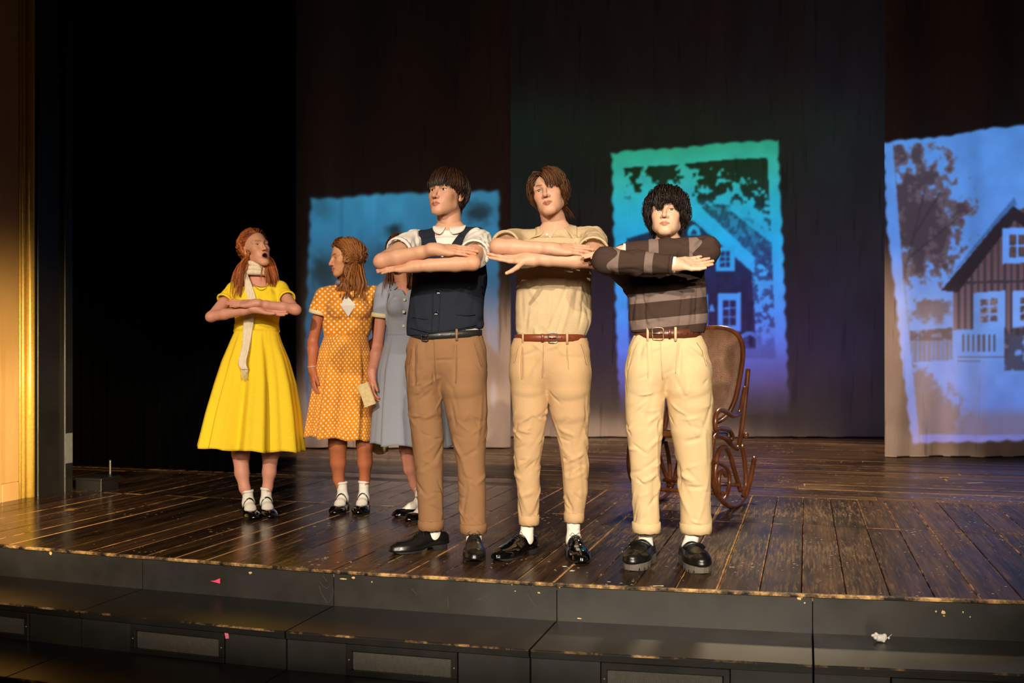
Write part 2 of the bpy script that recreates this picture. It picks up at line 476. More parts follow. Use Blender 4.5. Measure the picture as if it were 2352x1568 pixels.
# ------------------------------------------------------------------ the setting: floor of single boards
EDGE_U = [-7.1, -6.08, -5.06, -4.05, -3.04, -2.02, -1.005, .026, 1.05, 2.07, 3.1, 4.1]
EDGE_V = [4.36, 4.27, 4.19, 4.115, 4.065, 4.035, 4.072, 4.180, 4.33, 4.52, 4.74, 5.0]
def edge_v(u): return np.interp(u, EDGE_U, EDGE_V)
floor_o = empty('floor'); tag(floor_o, kind='structure')
frng = np.random.default_rng(5)
TH = .03
def plank(corners, along, name='plank'):
    """a board from its four (u, v) corners (anticlockwise), with chamfered top edges; along 0 = runs along v, 1 = along u"""
    c = np.array(corners, float); dz = frng.uniform(-.0012, .0008); g = .0016
    ctr = c.mean(0); rows = []
    for z, ins in ((-TH, g), (-.0035 + dz, g), (dz, g + .0028)):
        q = c + np.sign(ctr - c) * ins
        rows += [UV(a[0], a[1], z) for a in q]
    # an inner ring on top, so that the wear can follow the board's edges
    q = c + np.sign(ctr - c) * .022; rows += [UV(a[0], a[1], dz) for a in q]
    V = np.array(rows)
    F = [[r * 4 + i, r * 4 + (i + 1) % 4, r * 4 + 4 + (i + 1) % 4, r * 4 + 4 + i] for r in range(3) for i in range(4)] + [[12, 13, 14, 15]]
    g2 = [(p[0], p[1]) if along == 0 else (p[1], p[0]) for p in [(u, v) for k in range(4) for u, v in (c if k < 3 else q)]]
    pg = np.array([(a, b, 0) for a, b in g2]); ed = np.array([1.0] * 12 + [0.0] * 4)
    mk(name, V, np.array(F), MB_FLOOR, floor_o, smooth=False, attrs={'pg': pg, 'edge': ed, 'worn': np.clip(([p_[0] for k in range(4) for p_ in (c if k < 3 else q)] + np.full(16, 2.3)) / 1.7, 0, 1)})
us = [-7.4]
while us[-1] < 3.4: us.append(us[-1] + .168 + frng.uniform(-.006, .006))
for a, b in zip(us[:-1], us[1:]):
    j = 5.86 + .0 * a
    plank([(a, edge_v(a)), (b, edge_v(b)), (b, j), (a, j)], 0)
    plank([(a, j), (b, j), (b, 7.0), (a, 7.0)], 0)
v = 7.0
while v < 14.6:
    w = .15 + frng.uniform(-.006, .006); cutu = frng.uniform(-2.4, 1.5)
    plank([(-9.5, v), (cutu, v), (cutu, v + w), (-9.5, v + w)], 1)
    plank([(cutu, v), (6.5, v), (6.5, v + w), (cutu, v + w)], 1)
    v += w

# stage apron: riser below the boards, chipped nosing, and two rows of curved steps made of wedge modules
def strip(us_, dv0, z0, dv1, z1):
    """two rails of points that follow the stage edge shifted towards the hall by dv"""
    return np.array([UV(u, edge_v(u) - dv0, z0) for u in us_]), np.array([UV(u, edge_v(u) - dv1, z1) for u in us_])
def prism_along(us_, prof, name, mat, parent, smooth=False):
    """extrude a closed (dv, z) profile along the stage edge between the u of us_"""
    n = len(prof); V = np.array([UV(u, edge_v(u) - a, z) for u in us_ for a, z in prof]); F = []
    for i in range(len(us_) - 1):
        for k in range(n): F.append([i * n + k, i * n + (k + 1) % n, (i + 1) * n + (k + 1) % n, (i + 1) * n + k])
    m = len(us_) - 1
    caps = [list(range(n))[::-1], [m * n + k for k in range(n)]]
    return mk(name, V, [list(map(int, f)) for f in F] + caps, mat, parent, smooth)
nos = prism_along(np.linspace(-7.0, 3.35, 70), [(-.004, -.012), (.010, -.012), (.012, -.004), (.008, .0012), (-.004, .0012)], 'trim_1', MB_EDGE, None)
tag(nos, kind='structure')
RISE, TREAD = .158, .42
apron = empty('stage_apron'); tag(apron, kind='structure')
for i in range(len(EDGE_U) - 2):
    a, b = EDGE_U[i], EDGE_U[i + 1]
    prism_along([a + .002, b - .002], [(-.05, -.36), (0, -.36), (0, -.0125), (-.05, -.0125)], 'riser_panel', MB_STEPFACE, apron)
MB_MESH = plain('black_perforated_metal', (104, 100, 92), .5, .2, .4)
MB_FRAME = black_paint('grille_frame_paint', .25, (28, 27, 25))
MB_SCREW = plain('grey_screw', (120, 118, 112), .4, .8)
def lerp_uv(u, dv, z): return UV(u, edge_v(u) - dv, z)
def step_row(k):
    """the k-th row of steps below the stage: each module tread + riser panels + grille"""
    top = -RISE * k; dv0 = TREAD * (k - 1); dv1 = TREAD * k
    row = empty('stage_step'); tag(row, kind='structure')
    for i in range(len(EDGE_U) - 2):
        a, b = EDGE_U[i], EDGE_U[i + 1]; A, B = a + .004, b - .004
        prism_along([A, B], [(dv0, top - .03), (dv1 + .010, top - .03), (dv1 + .012, top - .004), (dv1 + .008, top), (dv0, top)], 'tread', MB_BLACK, row)
        prism_along([A, B], [(dv1 + .006, top - .006), (dv1 + .0135, top - .006), (dv1 + .0135, top - .001), (dv1 + .010, top + .0012), (dv1 + .006, top + .0012)], 'edge_strip', MB_CHIP, row)
        gu0, gu1 = (a + .26 * (b - a), a + .715 * (b - a))
        for p, q in ((A, gu0 - .004), (gu1 + .004, B)):
            prism_along([p, q], [(dv1 - .03, top - RISE), (dv1, top - RISE), (dv1, top - .031), (dv1 - .03, top - .031)], 'riser_panel', MB_STEPFACE, row)
        # grille: frame of four bars, a perforated sheet made of crossed wires, two screws
        z1, z0 = top - .033, top - RISE + .002; fr = .024
        P = [lerp_uv(gu0, dv1, 0), lerp_uv(gu1, dv1, 0)]; ax = nrm(P[1] - P[0]); L = np.linalg.norm(P[1] - P[0]); ay = np.cross([0, 0, 1], ax)
        c = (P[0] + P[1]) / 2; zc = (z0 + z1) / 2; H = z1 - z0
        bars = [bevelbox(c + np.array([0, 0, z1 - fr * .5]), L, .022, fr, .002, ax, ay), bevelbox(c + np.array([0, 0, z0 + fr * .4]), L, .022, fr * .8, .002, ax, ay),
                bevelbox(c + np.array([0, 0, zc]) - ax * (L / 2 - fr / 2), fr, .021, H - fr * 1.8, .002, ax, ay), bevelbox(c + np.array([0, 0, zc]) + ax * (L / 2 - fr / 2), fr, .021, H - fr * 1.8, .002, ax, ay)]
        gr = mk('vent_grille', *join(bars), MB_FRAME, row, False)
        if k == 1 and -4.3 < a < 1.1 or k == 2 and a < -3.9 and a > -5.1:
            wires = []
            iw, ih = L - 2 * fr, H - 1.8 * fr
            n1 = int((iw + ih) / .0085)
            for sgn in (1, -1):
                for t in np.arange(n1) * .0085:
                    x0, x1 = t - ih, t       # 45 degree wires clipped to the opening
                    s0, s1 = max(0, -x0 / ih), min(1, (iw - x0) / ih)
                    if s1 <= s0: continue
                    for_pts = []
                    for s_ in (s0, s1):
                        xx = x0 + ih * s_; xx = xx if sgn > 0 else iw - xx
                        for_pts.append(c + ax * (xx - iw / 2) + np.array([0, 0, z0 + fr * .8 + ih * s_]) + ay * .006)
                    d = nrm(for_pts[1] - for_pts[0]); sd = np.cross(d, ay)
                    wires.append((np.array([for_pts[0] - sd * .0016, for_pts[0] + sd * .0016, for_pts[1] + sd * .0016, for_pts[1] - sd * .0016]), np.array([[0, 1, 2, 3]])))
            o = mk('wire_mesh', *join(wires), MB_MESH, gr, False); o['kind'] = 'stuff'
            back = mk('dust_panel', *box(c + np.array([0, 0, zc]) + ay * .045, L - fr, .01, H - fr, ax, ay), MB_STEPFACE, gr, False)
            for sx in (-1, 1):
                mk('screw', *lathe(c + ax * sx * (L / 2 - fr / 2) + np.array([0, 0, zc]) - ay * .0105, [(0.0005, .0025), (.004, .002), (.005, 0)], 10, -ay), MB_SCREW, gr)
    return row
step_row(1); step_row(2)
hall = mk('floor_2', *box(UV(-1.0, 1.0, -RISE * 3 - .05), 16, 9, .1, UV(1, 0), UV(0, 1)), MB_BLACK, None, False); tag(hall, kind='structure')

# ------------------------------------------------------------------ left wall: lit proscenium pilaster with gilt moulding, black return
def wall_paint():
    m = Mat('cream_wall_paint').set(Roughness=.55); v = m.coord((1, 1, .35)); nf = m.noise(4, 5, v, .6)
    c = m.ramp(nf, [(.3, C(206, 160, 96)), (.7, C(224, 180, 116))])
    chip = m.math('GREATER_THAN', m.noise(26, 5, m.coord(), .7), .77)
    m.base(m.mix(chip, c, C(232, 214, 180))); m.bump(nf, .1, .01); return m.m
MB_WALL = wall_paint()
MB_GILT = plain('gilt_moulding', (238, 194, 90), .28, .2, .6)
wl = empty('wall_left'); tag(wl, kind='structure')
UW = -5.03
def wbox(u0, u1, v0, v1, z0, z1, b=.004): return bevelbox(UV((u0 + u1) / 2, (v0 + v1) / 2, (z0 + z1) / 2), u1 - u0, v1 - v0, z1 - z0, b, UV(1, 0), UV(0, 1))
mk('wall_panel', *wbox(UW - .2, UW, 4.43, 5.435, .12, 6.2), MB_WALL, wl, False)
mk('wall_pier', *wbox(UW - .2, UW + .014, 3.2, 5.27, .0, 6.2), MB_WALL, wl, False)
mk('plinth', *wbox(UW - .19, UW + .010, 5.28, 5.425, .0, .118), MB_WALL, wl, False)
def rod(u, v, r, z0, z1, n=14): return tube([UV(u, v, z) for z in np.linspace(z0, z1, 9)], r, n, up=UV(1, 0))
mk('moulding', *rod(UW - .004, 5.535, .032, 0, 6.2), MB_GILT, wl)
mk('moulding', *rod(UW - .008, 5.478, .016, 0, 6.2), MB_GILT, wl)
mk('moulding', *rod(UW - .006, 5.449, .009, 0, 6.2), MB_GILT, wl)
MB_BLACKW = black_paint('black_return_paint', .8, (24, 23, 20))
mk('black_return', *wbox(UW - .2, UW + .03, 5.572, 5.80, 0, 6.2), MB_BLACKW, wl, False)
mk('black_post', *wbox(UW + .0, UW + .055, 5.80, 5.88, .0, 6.2), MB_BLACKW, wl, False)
MB_TAPE = plain('grey_tape', (112, 116, 116), .6)
tp = mk('grey_tape', *wbox(UW + .056, UW + .0575, 5.805, 5.872, .20, .41, .0003), MB_TAPE, None, False)
tag(tp, 'grey tape strip stuck low on the black post beside the gilt wall', 'tape')
# low black box with a short upright behind the return
bb = empty('black_box', UV(UW + .12, 6.06, 0)); tag(bb, 'low black wooden box on the floor behind the black return of the gilt wall', 'box')
mk('box_body', *wbox(UW + .03, UW + .25, 5.93, 6.12, 0, .072), MB_BLACKW, bb, False)
mk('lid', *wbox(UW + .02, UW + .26, 5.92, 6.13, .0725, .088), MB_BLACKW, bb, False)
mk('upright', *rod(UW + .20, 6.09, .008, .088, .20), MB_SCREW, bb)

# ------------------------------------------------------------------ dark hall shell and black drapes
for nm, c, sx, sy, sz in (('wall_back', UV(-4, 15.2, 3.2), 40, .1, 7.8), ('wall_right', UV(6.6, 9, 3.2), .1, 13, 7.8), ('ceiling', UV(-4, 9, 7.1), 40, 14, .1)):
    o = mk(nm, *box(c, sx, sy, sz, UV(1, 0), UV(0, 1)), MB_DRAPE, None, False); tag(o, kind='structure')
def curtain(name, A, B, z0, z1, waves, amp, label, seed, mat=MB_DRAPE):
    n = waves * 8 + 1; rows = 8; A = np.array(A); B = np.array(B); d = nrm(B - A); nn = np.cross(d, [0, 0, 1]); V = []
    r = np.random.default_rng(seed); ph = np.cumsum(r.uniform(.6, 1.4, n)) * 2 * np.pi / 8
    for j in range(rows):
        z = z0 + (z1 - z0) * j / (rows - 1)
        for i in range(n): V.append(A + (B - A) * i / (n - 1) + nn * amp * math.sin(ph[i]) * (1 - .35 * j / rows) + np.array([0, 0, z]))
    o = mk(name, V, grid_faces(n, rows), mat, None); tag(o, label, 'curtain')
    s = o.modifiers.new('solid', 'SOLIDIFY'); s.thickness = .01; return o
curtain('stage_curtain', UV(-7.2, 7.25), UV(-4.15, 7.1), .02, 6.9, 24, .05, 'black side curtain hanging right behind the gilt wall edge', 1)
curtain('stage_curtain', UV(-5.6, 9.0), UV(-4.75, 8.6), .02, 6.9, 12, .06, 'black side curtain hanging deeper in, left of the yellow dress', 2)

# ------------------------------------------------------------------ three hanging screens with the projected old photographs
def poly_mask(x, y, pts):
    m = np.zeros(x.shape, bool); n = len(pts)
    for i in range(n):
        (x0, y0), (x1, y1) = pts[i], pts[(i + 1) % n]
        if y0 == y1: continue
        m ^= ((y0 > y) != (y1 > y)) & (x < (x1 - x0) * (y - y0) / (y1 - y0) + x0)
    return m
def soft(d, w): return np.clip(d / w + .5, 0, 1)
def N2(x, y, s, o=4, seed=0): return fbm(np.stack([x / s, y / s], -1), o, seed)
def quad_frame(x, y, L, R, T, B, amp=5, seed=0):
    """signed inside distance (px) to a deckle-edged frame from its side polylines"""
    def bump_(t, s): return amp * (np.abs(np.sin(t / 13.0 + 2.0 * vnoise(np.stack([t / 60, t * 0 + s], -1), seed))) + .7 * vnoise(np.stack([t / 17, t * 0 + s], -1), seed + 3) - .8)
    xl = np.interp(y, [p[1] for p in L], [p[0] for p in L]); xr = np.interp(y, [p[1] for p in R], [p[0] for p in R])
    yt = np.interp(x, [p[0] for p in T], [p[1] for p in T]); yb = np.interp(x, [p[0] for p in B], [p[1] for p in B])
    d = np.minimum(np.minimum(x - xl + bump_(y, 1), xr - x + bump_(y, 2)), np.minimum(y - yt + bump_(x, 3), yb - y + bump_(x, 4)))
    return d, (x - xl) / (xr - xl), (y - yt) / (yb - yt)
def vgrad(y, stops):
    ys = [s[0] for s in stops]; return np.stack([np.interp(y, ys, [s[1][i] for s in stops]) for i in range(3)], -1)
def mixc(a, b, t): return a + (b - a) * np.asarray(t)[..., None]
def window(img, x, y, x0, y0, x1, y1, frame, glass, nx=2, ny=3, bar=2.2, skew=0.0):
    yy = y - skew * (x - x0)
    m = (x > x0) & (x < x1) & (yy > y0) & (yy < y1); img[m] = frame[m]
    w, h = x1 - x0, y1 - y0; ix0, iy0, ix1, iy1 = x0 + .2 * w, y0 + .17 * h, x1 - .2 * w, y1 - .15 * h
    cw, ch = (ix1 - ix0) / nx, (iy1 - iy0) / ny
    fx, fy = (x - ix0) % cw, (yy - iy0) % ch
    g = (x > ix0) & (x < ix1) & (yy > iy0) & (yy < iy1) & (fx > bar / 2) & (fx < cw - bar / 2) & (fy > bar / 2) & (fy < ch - bar / 2)
    img[g] = glass[g]
def centre_picture(x, y):
    spill = vgrad(y, [(120, (6, 5, 5)), (215, (9, 9, 8)), (260, (11, 22, 14)), (420, (13, 19, 13)), (560, (18, 16, 18)), (680, (26, 19, 34)), (800, (30, 22, 44)), (900, (34, 26, 36)), (960, (30, 24, 26))])  # stray projector light around the picture, painted into the glow colour
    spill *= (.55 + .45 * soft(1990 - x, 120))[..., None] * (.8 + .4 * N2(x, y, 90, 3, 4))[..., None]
    d, s, t = quad_frame(x, y, [(1405, 350), (1413, 642), (1419, 853), (1426, 960)], [(1785, 318), (1798, 572), (1806, 800), (1812, 950)], [(1400, 352), (1785, 320)], [(1420, 952), (1815, 948)], 4, 2)
    yy = y + .085 * (x - 1600)
    L = vgrad(yy, [(330, (38, 152, 116)), (400, (46, 168, 158)), (470, (34, 164, 192)), (560, (30, 160, 220)), (650, (58, 148, 232)), (740, (74, 130, 234)), (800, (84, 108, 214)), (860, (84, 80, 160)), (900, (78, 66, 118)), (955, (66, 54, 74))])
    K = vgrad(yy, [(330, (10, 42, 18)), (430, (14, 52, 26)), (520, (20, 54, 78)), (600, (28, 46, 100)), (700, (34, 30, 78)), (800, (42, 32, 84)), (870, (66, 54, 112)), (955, (60, 48, 66))])
    L = L * (.93 + .14 * N2(x, y, 26, 3, 9))[..., None]
    img = L.copy()
    # picture area inside the white border
    inx = (s > .072) & (s < .935) & (t > .062) & (t < .80)
    house = poly_mask(x, y, [(1330, 760), (1470, 560), (1560, 478), (1602, 476), (1760, 628), (1742, 640), (1742, 800), (1400, 800)])
    wall = poly_mask(x, y, [(1400, 800), (1400, 560), (1590, 505), (1736, 632), (1736, 800)])
    roof = poly_mask(x, y, [(1602, 476), (1660, 470), (1775, 560), (1775, 645), (1760, 628)]) & inx
    bark = soft(.5 + .5 * np.sin((x + .35 * y) / 1.9), .8) * (N2(x, y, 10, 3, 3) > .45)
    img = np.where(roof[..., None], mixc(L, K, .35 + .45 * bark), img)
    sid = .82 + .12 * (np.abs(((x / 7.0) % 1) - .5) < .12)
    img = np.where((wall & inx)[..., None], K * (sid * (.8 + .4 * N2(x, y, 14, 3, 8)))[..., None], img)
    barge = poly_mask(x, y, [(1575, 478), (1604, 470), (1766, 622), (1752, 640), (1600, 506)]); img = np.where((barge & inx)[..., None], L * 1.05, img)
    post = poly_mask(x, y, [(1727, 628), (1738, 628), (1746, 790), (1736, 790)]); img = np.where((post & inx)[..., None], L * 1.0, img)
    vent = ((x - 1594) ** 2 / 15 ** 2 + (y - 538) ** 2 / 22 ** 2 < 1) & (y < 541); img[vent] = L[vent]
    vent = ((x - 1594) ** 2 / 7 ** 2 + (y - 537) ** 2 / 10 ** 2 < 1) & (y < 537); img[vent] = K[vent]
    window(img, x, y, 1643, 568, 1687, 624, L, K, 2, 3, 2.4, -.03)
    window(img, x, y, 1649, 674, 1701, 762, L, K, 2, 3, 2.6, -.03)
    window(img, x, y, 1590, 676, 1626, 770, L, K, 2, 3, 2.6, -.03)
    lamp = poly_mask(x, y, [(1632, 700), (1637, 700), (1643, 716), (1628, 716)]); img[lamp] = L[lamp] * .9
    # garden and wheel at the foot
    gd = soft(N2(x, y, 13, 4, 6) - .47 + (y - 790) / 90, .12) * (y > 735) * inx
    img = mixc(img, mixc(K, L, .55), gd * .7)
    wh = np.abs(np.hypot(x - 1722, y - 790) - 24); img = mixc(img, L * .85, ((wh < 5) & (y < 800)) * 1.0)
    # leaves hanging in from the top and down the right side
    dens = np.clip(1.15 - (y - 350 + .09 * (x - 1600)) / 130, 0, 1) + .55 * np.clip((x - 1690) / 90, 0, 1) * np.clip((640 - y) / 260, 0, 1) - .25 * np.exp(-((x - 1548) / 30) ** 2) - .35 * np.clip((1610 - x) / 150, 0, 1) * np.clip((y - 400) / 60, 0, 1)
    lf = N2(x, y, 19, 2, 21) * .62 + N2(x, y, 8, 2, 22) * .38
    leaf = soft(lf + .42 * dens - .70, .05) * inx * np.clip(dens * 3, 0, 1)
    img = mixc(img, K * .8, leaf)
    fl = soft(N2(x, y, 9, 3, 30) - .52, .1) * inx * (x > 1725) * np.clip((y - 520) / 60, 0, 1) * np.clip((800 - y) / 60, 0, 1); img = mixc(img, K, fl * .7)
    st = soft(N2(x, y, 12, 4, 31) - .60, .1) * (x < 1470) * (s > .1) * (y > 560); img = mixc(img, K, st * .5)
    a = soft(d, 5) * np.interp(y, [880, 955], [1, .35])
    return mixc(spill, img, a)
def left_picture(x, y):
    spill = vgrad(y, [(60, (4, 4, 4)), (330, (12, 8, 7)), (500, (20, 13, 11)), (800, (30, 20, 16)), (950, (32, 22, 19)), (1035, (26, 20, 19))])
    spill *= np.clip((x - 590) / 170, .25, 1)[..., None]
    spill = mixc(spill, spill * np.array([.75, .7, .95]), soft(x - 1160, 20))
    d, s, t = quad_frame(x, y, [(715, 459), (710, 568), (702, 737), (697, 1010)], [(1146, 440), (1146, 484), (1145, 695), (1146, 812)], [(715, 458), (820, 450), (912, 445), (1081, 441), (1146, 438)], [(697, 1015), (1090, 1000), (1100, 760), (1128, 800), (1146, 815)], 3.2, 7)
    L = vgrad(y, [(430, (52, 126, 160)), (520, (48, 118, 156)), (640, (44, 96, 128)), (760, (40, 84, 116)), (900, (34, 62, 86)), (1010, (40, 44, 54))])
    img = L * (.86 + .24 * N2(x, y * .5, 40, 4, 5))[..., None]
    img = img * (1 - .12 * (np.abs(x - 784) < 3))[..., None] * (1 + .06 * (np.abs(x - 850) < 14))[..., None]
    dk = np.array([24, 42, 48.])
    for cx, cy, rx, ry, k in ((742, 622, 26, 34, .85), (905, 530, 17, 16, .9), (1098, 488, 30, 24, .85), (880, 600, 60, 40, .45), (760, 690, 40, 50, .5), (1040, 560, 60, 50, .3), (735, 480, 22, 22, .25), (830, 900, 90, 90, .5)):
        q = np.exp(-(((x - cx) / rx) ** 2 + ((y - cy) / ry) ** 2) * 1.1); img = mixc(img, dk, np.clip((q * 1.3 + .8 * (N2(x, y, 12, 4, 11) - .5) * (q > .08)), 0, 1) * k)
    a = soft(d, 7)
    a = a * (1 - soft(x - 1052, 20) * soft(y - 690 - .3 * (1110 - x), 30) * (1 - soft(x - 1118 - (y - 800) * .1, 8)))
    b = soft(4 - np.hypot((x - 1133) / 2.0, (y - 905) / 8.5), 2) * .8
    out = mixc(spill, img, a)
    return mixc(out, np.array([110, 130, 150.]), b * .7)
def right_picture(x, y):
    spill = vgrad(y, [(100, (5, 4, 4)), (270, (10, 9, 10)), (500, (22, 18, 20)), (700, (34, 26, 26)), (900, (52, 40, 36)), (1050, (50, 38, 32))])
    d, s, t = quad_frame(x, y, [(2029, 329), (2037, 515), (2053, 647), (2069, 806), (2090, 980), (2098, 1020)], [(2700, 240), (2700, 1010)], [(2029, 328), (2200, 308), (2352, 285), (2600, 262)], [(2095, 1018), (2212, 1014), (2352, 1010), (2700, 1000)], 3.5, 5)
    L = vgrad(y, [(290, (78, 134, 210)), (420, (86, 142, 224)), (560, (88, 140, 226)), (700, (104, 142, 214)), (820, (96, 134, 212)), (930, (92, 120, 198)), (1010, (116, 116, 190))])
    L = L * (.90 + .2 * N2(x, y, 46, 4, 2))[..., None] * (1 - .10 * np.exp(-((x - 2240) / 20) ** 2))[..., None]
    K = np.array([46, 40, 52.]); B = vgrad(y, [(320, (96, 82, 92)), (560, (86, 66, 70)), (760, (112, 92, 98)), (1000, (104, 88, 96))])
    img = L.copy(); xi = np.interp(y, [340, 640, 1000], [2052, 2076, 2112]); inn = (x > xi) & (y < 998) & (y > 335 - .11 * (x - 2052))
    edge_ = np.abs(x - xi) < 1.6; img = mixc(img, B, edge_ * .45 * (y > 330))
    # tree
    q = np.maximum(np.exp(-(((x - 2118) / 105) ** 2 + ((y - 510) / 150) ** 2)), np.exp(-(((x - 2085) / 60) ** 2 + ((y - 360) / 30) ** 2)) * .8)
    n = N2(x, y, 24, 3, 41) * .6 + N2(x, y, 10, 3, 42) * .4
    img = mixc(img, B, soft(n + .55 * q - .72, .09) * inn * (q > .2) * .9)
    img = mixc(img, K, soft(n + .45 * q - .80, .08) * inn * (q > .25) * .55)
    for a, b in (((2075, 640), (2125, 430)), ((2100, 540), (2160, 440)), ((2090, 590), (2200, 500))):
        dd, _ = seg_d(np.stack([x, y, 0 * x], -1).reshape(-1, 3), np.array([*a, 0.]), np.array([*b, 0.])); img = mixc(img, K, (dd.reshape(x.shape) < 2) * .6)
    for cx, cy, rx, ry in ((2140, 715, 50, 24), (2110, 900, 55, 62), (2150, 955, 80, 60), (2300, 790, 18, 26)):
        q = np.exp(-(((x - cx) / rx) ** 2 + ((y - cy) / ry) ** 2)); img = mixc(img, B * .95, np.clip(soft(n * 1.0 + q * .6 - .8, .2), 0, 1) * inn * (q > .15) * .85)
    gd = soft(y - 945 - .0 * x, 26) * inn * (x > 2108) * (.6 + .4 * N2(x, y, 20, 3, 50)); img = mixc(img, B * 1.0, gd * .75)
    # house: wall with battens, dark bargeboard, gable
    wall = poly_mask(x, y, [(2190, 770), (2190, 672), (2325, 486), (2352, 476), (2700, 700), (2700, 770)])
    bat = (np.abs(((x - 2194) / 15.2) % 1 - .5) < .20); W_ = np.where(bat[..., None], K + 12, B * np.array([1.02, 1.0, 1.05]))
    img = np.where((wall & inn)[..., None], W_, img)
    beam = wall & (np.abs(y - 650 + .03 * (x - 2200)) < 3); img[beam] = K + 10
    roof = poly_mask(x, y, [(2162, 666), (2326, 471), (2352, 488), (2700, 760), (2700, 800), (2352, 520), (2330, 505), (2200, 672)]); img[roof] = K * .82
    roofl = poly_mask(x, y, [(2164, 656), (2318, 466), (2330, 452), (2336, 470), (2326, 474)]); img[roofl] = (L * .72)[roofl]
    g = mixc(K + 20, B, N2(x, y, 6, 2, 60) > .5)
    window(img, x, y, 2303, 524, 2372, 606, L * 1.08, g, 2, 2, 4, -.06)
    window(img, x, y, 2236, 673, 2308, 757, L * 1.08, g * 1.25, 2, 3, 4.5, -.08)
    window(img, x, y, 2326, 668, 2400, 752, L * 1.08, g, 2, 3, 4.5, -.08)
    # porch railing, steps, fence
    rail = poly_mask(x, y, [(2188, 758), (2306, 752), (2306, 826), (2192, 832)]); img = np.where(rail[..., None], L * 1.04, img)
    bal = rail & (x > 2206) & (x < 2290) & (np.abs(((x - 2206) / 12.0) % 1 - .5) < .22) & (y > 768) & (y < 808); img[bal] = (K + 30)
    st = rail & (np.abs((y - 816) % 9 - 4) < 1.6) & (y > 812) & (x > 2198); img[st] = (K + 30)
    bush = soft(N2(x, y, 15, 3, 70) - .42, .1) * (x > 2306) * (y > 755) * (y < 850); img = mixc(img, K + 12, bush * .8)
    fen = poly_mask(x, y, [(2090, 760), (2188, 752), (2188, 826), (2096, 832)])
    F_ = np.where((np.abs(((x - 2092) / 10.5) % 1 - .5) < .30)[..., None], L * .82, B); F_ = mixc(F_, K + 20, soft(N2(x, y, 14, 3, 80) - .42, .1) * (y < 782)); img = np.where(fen[..., None], F_, img)
    a = soft(d, 5)
    return mixc(spill, img, a)
def screen_cloth():
    m = Mat('projection_screen_cloth').set(Roughness=.95, Specular_IOR_Level=.1)
    v = m.coord((1, 1, .25)); nf = m.noise(3.2, 5, v, .6); ln = m.noise(2.2, 3, m.coord((6, 6, .5)))
    st = m.ramp(ln, [(.60, (0, 0, 0)), (.70, (.5, .5, .5))])
    m.base(m.mix(st, m.ramp(nf, [(.3, C(140, 119, 104)), (.7, C(166, 144, 128))]), C(70, 42, 32)))
    wv = m.noise(160, 2, m.coord()); m.bump(m.math('ADD', m.math('MULTIPLY', wv, .05), nf), .25, .02)
    at = m.n('Attribute', attribute_name='picture'); m.l(at.outputs['Color'], m.b.inputs['Emission Color']); m.set(Emission_Strength=1.0)  # projected picture and its spill are painted in as the cloth's own glow
    return m.m
MB_SCREEN = screen_cloth()
def screen(x0, x1, y0, y1, yc0, d, pic, step, label, seed, tilt=0.0):
    """hanging cloth from px box (x0..x1, y0 top .. y1 hem) at depth d; fine grid below yc0, coarse above"""
    xs = np.arange(x0, x1 + .1, step); ys = np.concatenate([np.arange(y0, yc0, 40), np.arange(yc0, y1 + .1, step)]); ys[-1] = y1
    X, Y = np.meshgrid(xs, ys)
    dd = d + .035 * np.sin(X / 31.0 + 2.2 * vnoise(np.stack([X / 120, Y / 400], -1), seed)) + .02 * np.sin(X / 11.0 + Y / 160.0) * np.clip((Y - y1 + 500) / 500, 0, 1) + tilt * (X - x0)
    hem = 3.0 * np.sin(X / 47 + seed) * (Y >= y1 - .5)
    Pw = np.stack([(X - CX) * dd / F_PX, dd, np.maximum(CAM_H - (Y + hem - HY) * d / F_PX, .012)], -1)
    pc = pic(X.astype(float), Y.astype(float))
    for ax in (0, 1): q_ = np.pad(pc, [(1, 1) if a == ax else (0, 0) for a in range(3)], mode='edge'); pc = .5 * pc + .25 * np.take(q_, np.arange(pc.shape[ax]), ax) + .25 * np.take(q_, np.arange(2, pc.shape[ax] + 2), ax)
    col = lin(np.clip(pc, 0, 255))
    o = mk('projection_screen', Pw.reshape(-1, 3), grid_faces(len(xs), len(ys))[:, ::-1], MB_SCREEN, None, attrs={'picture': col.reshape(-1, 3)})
    tag(o, label, 'screen'); s = o.modifiers.new('solid', 'SOLIDIFY'); s.thickness = .006; s.offset = -1
    return o
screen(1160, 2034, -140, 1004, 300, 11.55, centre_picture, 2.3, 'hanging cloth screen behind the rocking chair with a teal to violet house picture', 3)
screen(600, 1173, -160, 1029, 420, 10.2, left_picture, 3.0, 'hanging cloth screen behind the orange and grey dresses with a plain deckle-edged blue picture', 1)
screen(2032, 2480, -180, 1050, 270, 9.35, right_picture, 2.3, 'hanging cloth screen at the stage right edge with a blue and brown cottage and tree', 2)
# ------------------------------------------------------------------ people: materials
def skin_mat(name):
    m = Mat(name).set(Roughness=.50, Specular_IOR_Level=.38, Subsurface_Weight=.14, Subsurface_Scale=.012)
    m.b.inputs['Subsurface Radius'].default_value = (1.0, .35, .2)
    at = m.n('Attribute', attribute_name='tone'); v = m.coord()
    nf = m.noise(22, 4, v); m.base(m.mix(m.math('MULTIPLY', nf, .22), at.outputs['Color'], C(196, 120, 92), 'MULTIPLY'))
    m.bump(m.noise(160, 3, v), .06, .003); return m.m
MP_SKIN = skin_mat('skin')
def hair_mat(name, dark, light):
    m = Mat(name).set(Roughness=.46, Specular_IOR_Level=.35)
    at = m.n('Attribute', attribute_name='rnd'); m.base(m.ramp(at.outputs['Fac'], [(0.0, C(*dark)), (1.0, C(*light))])); return m.m
def eye_mat():
    m = Mat('eye_surface').set(Roughness=.12, Specular_IOR_Level=.6)
    at = m.n('Attribute', attribute_name='iris'); m.l(at.outputs['Color'], m.b.inputs['Base Color']); return m.m
MP_EYE = eye_mat()
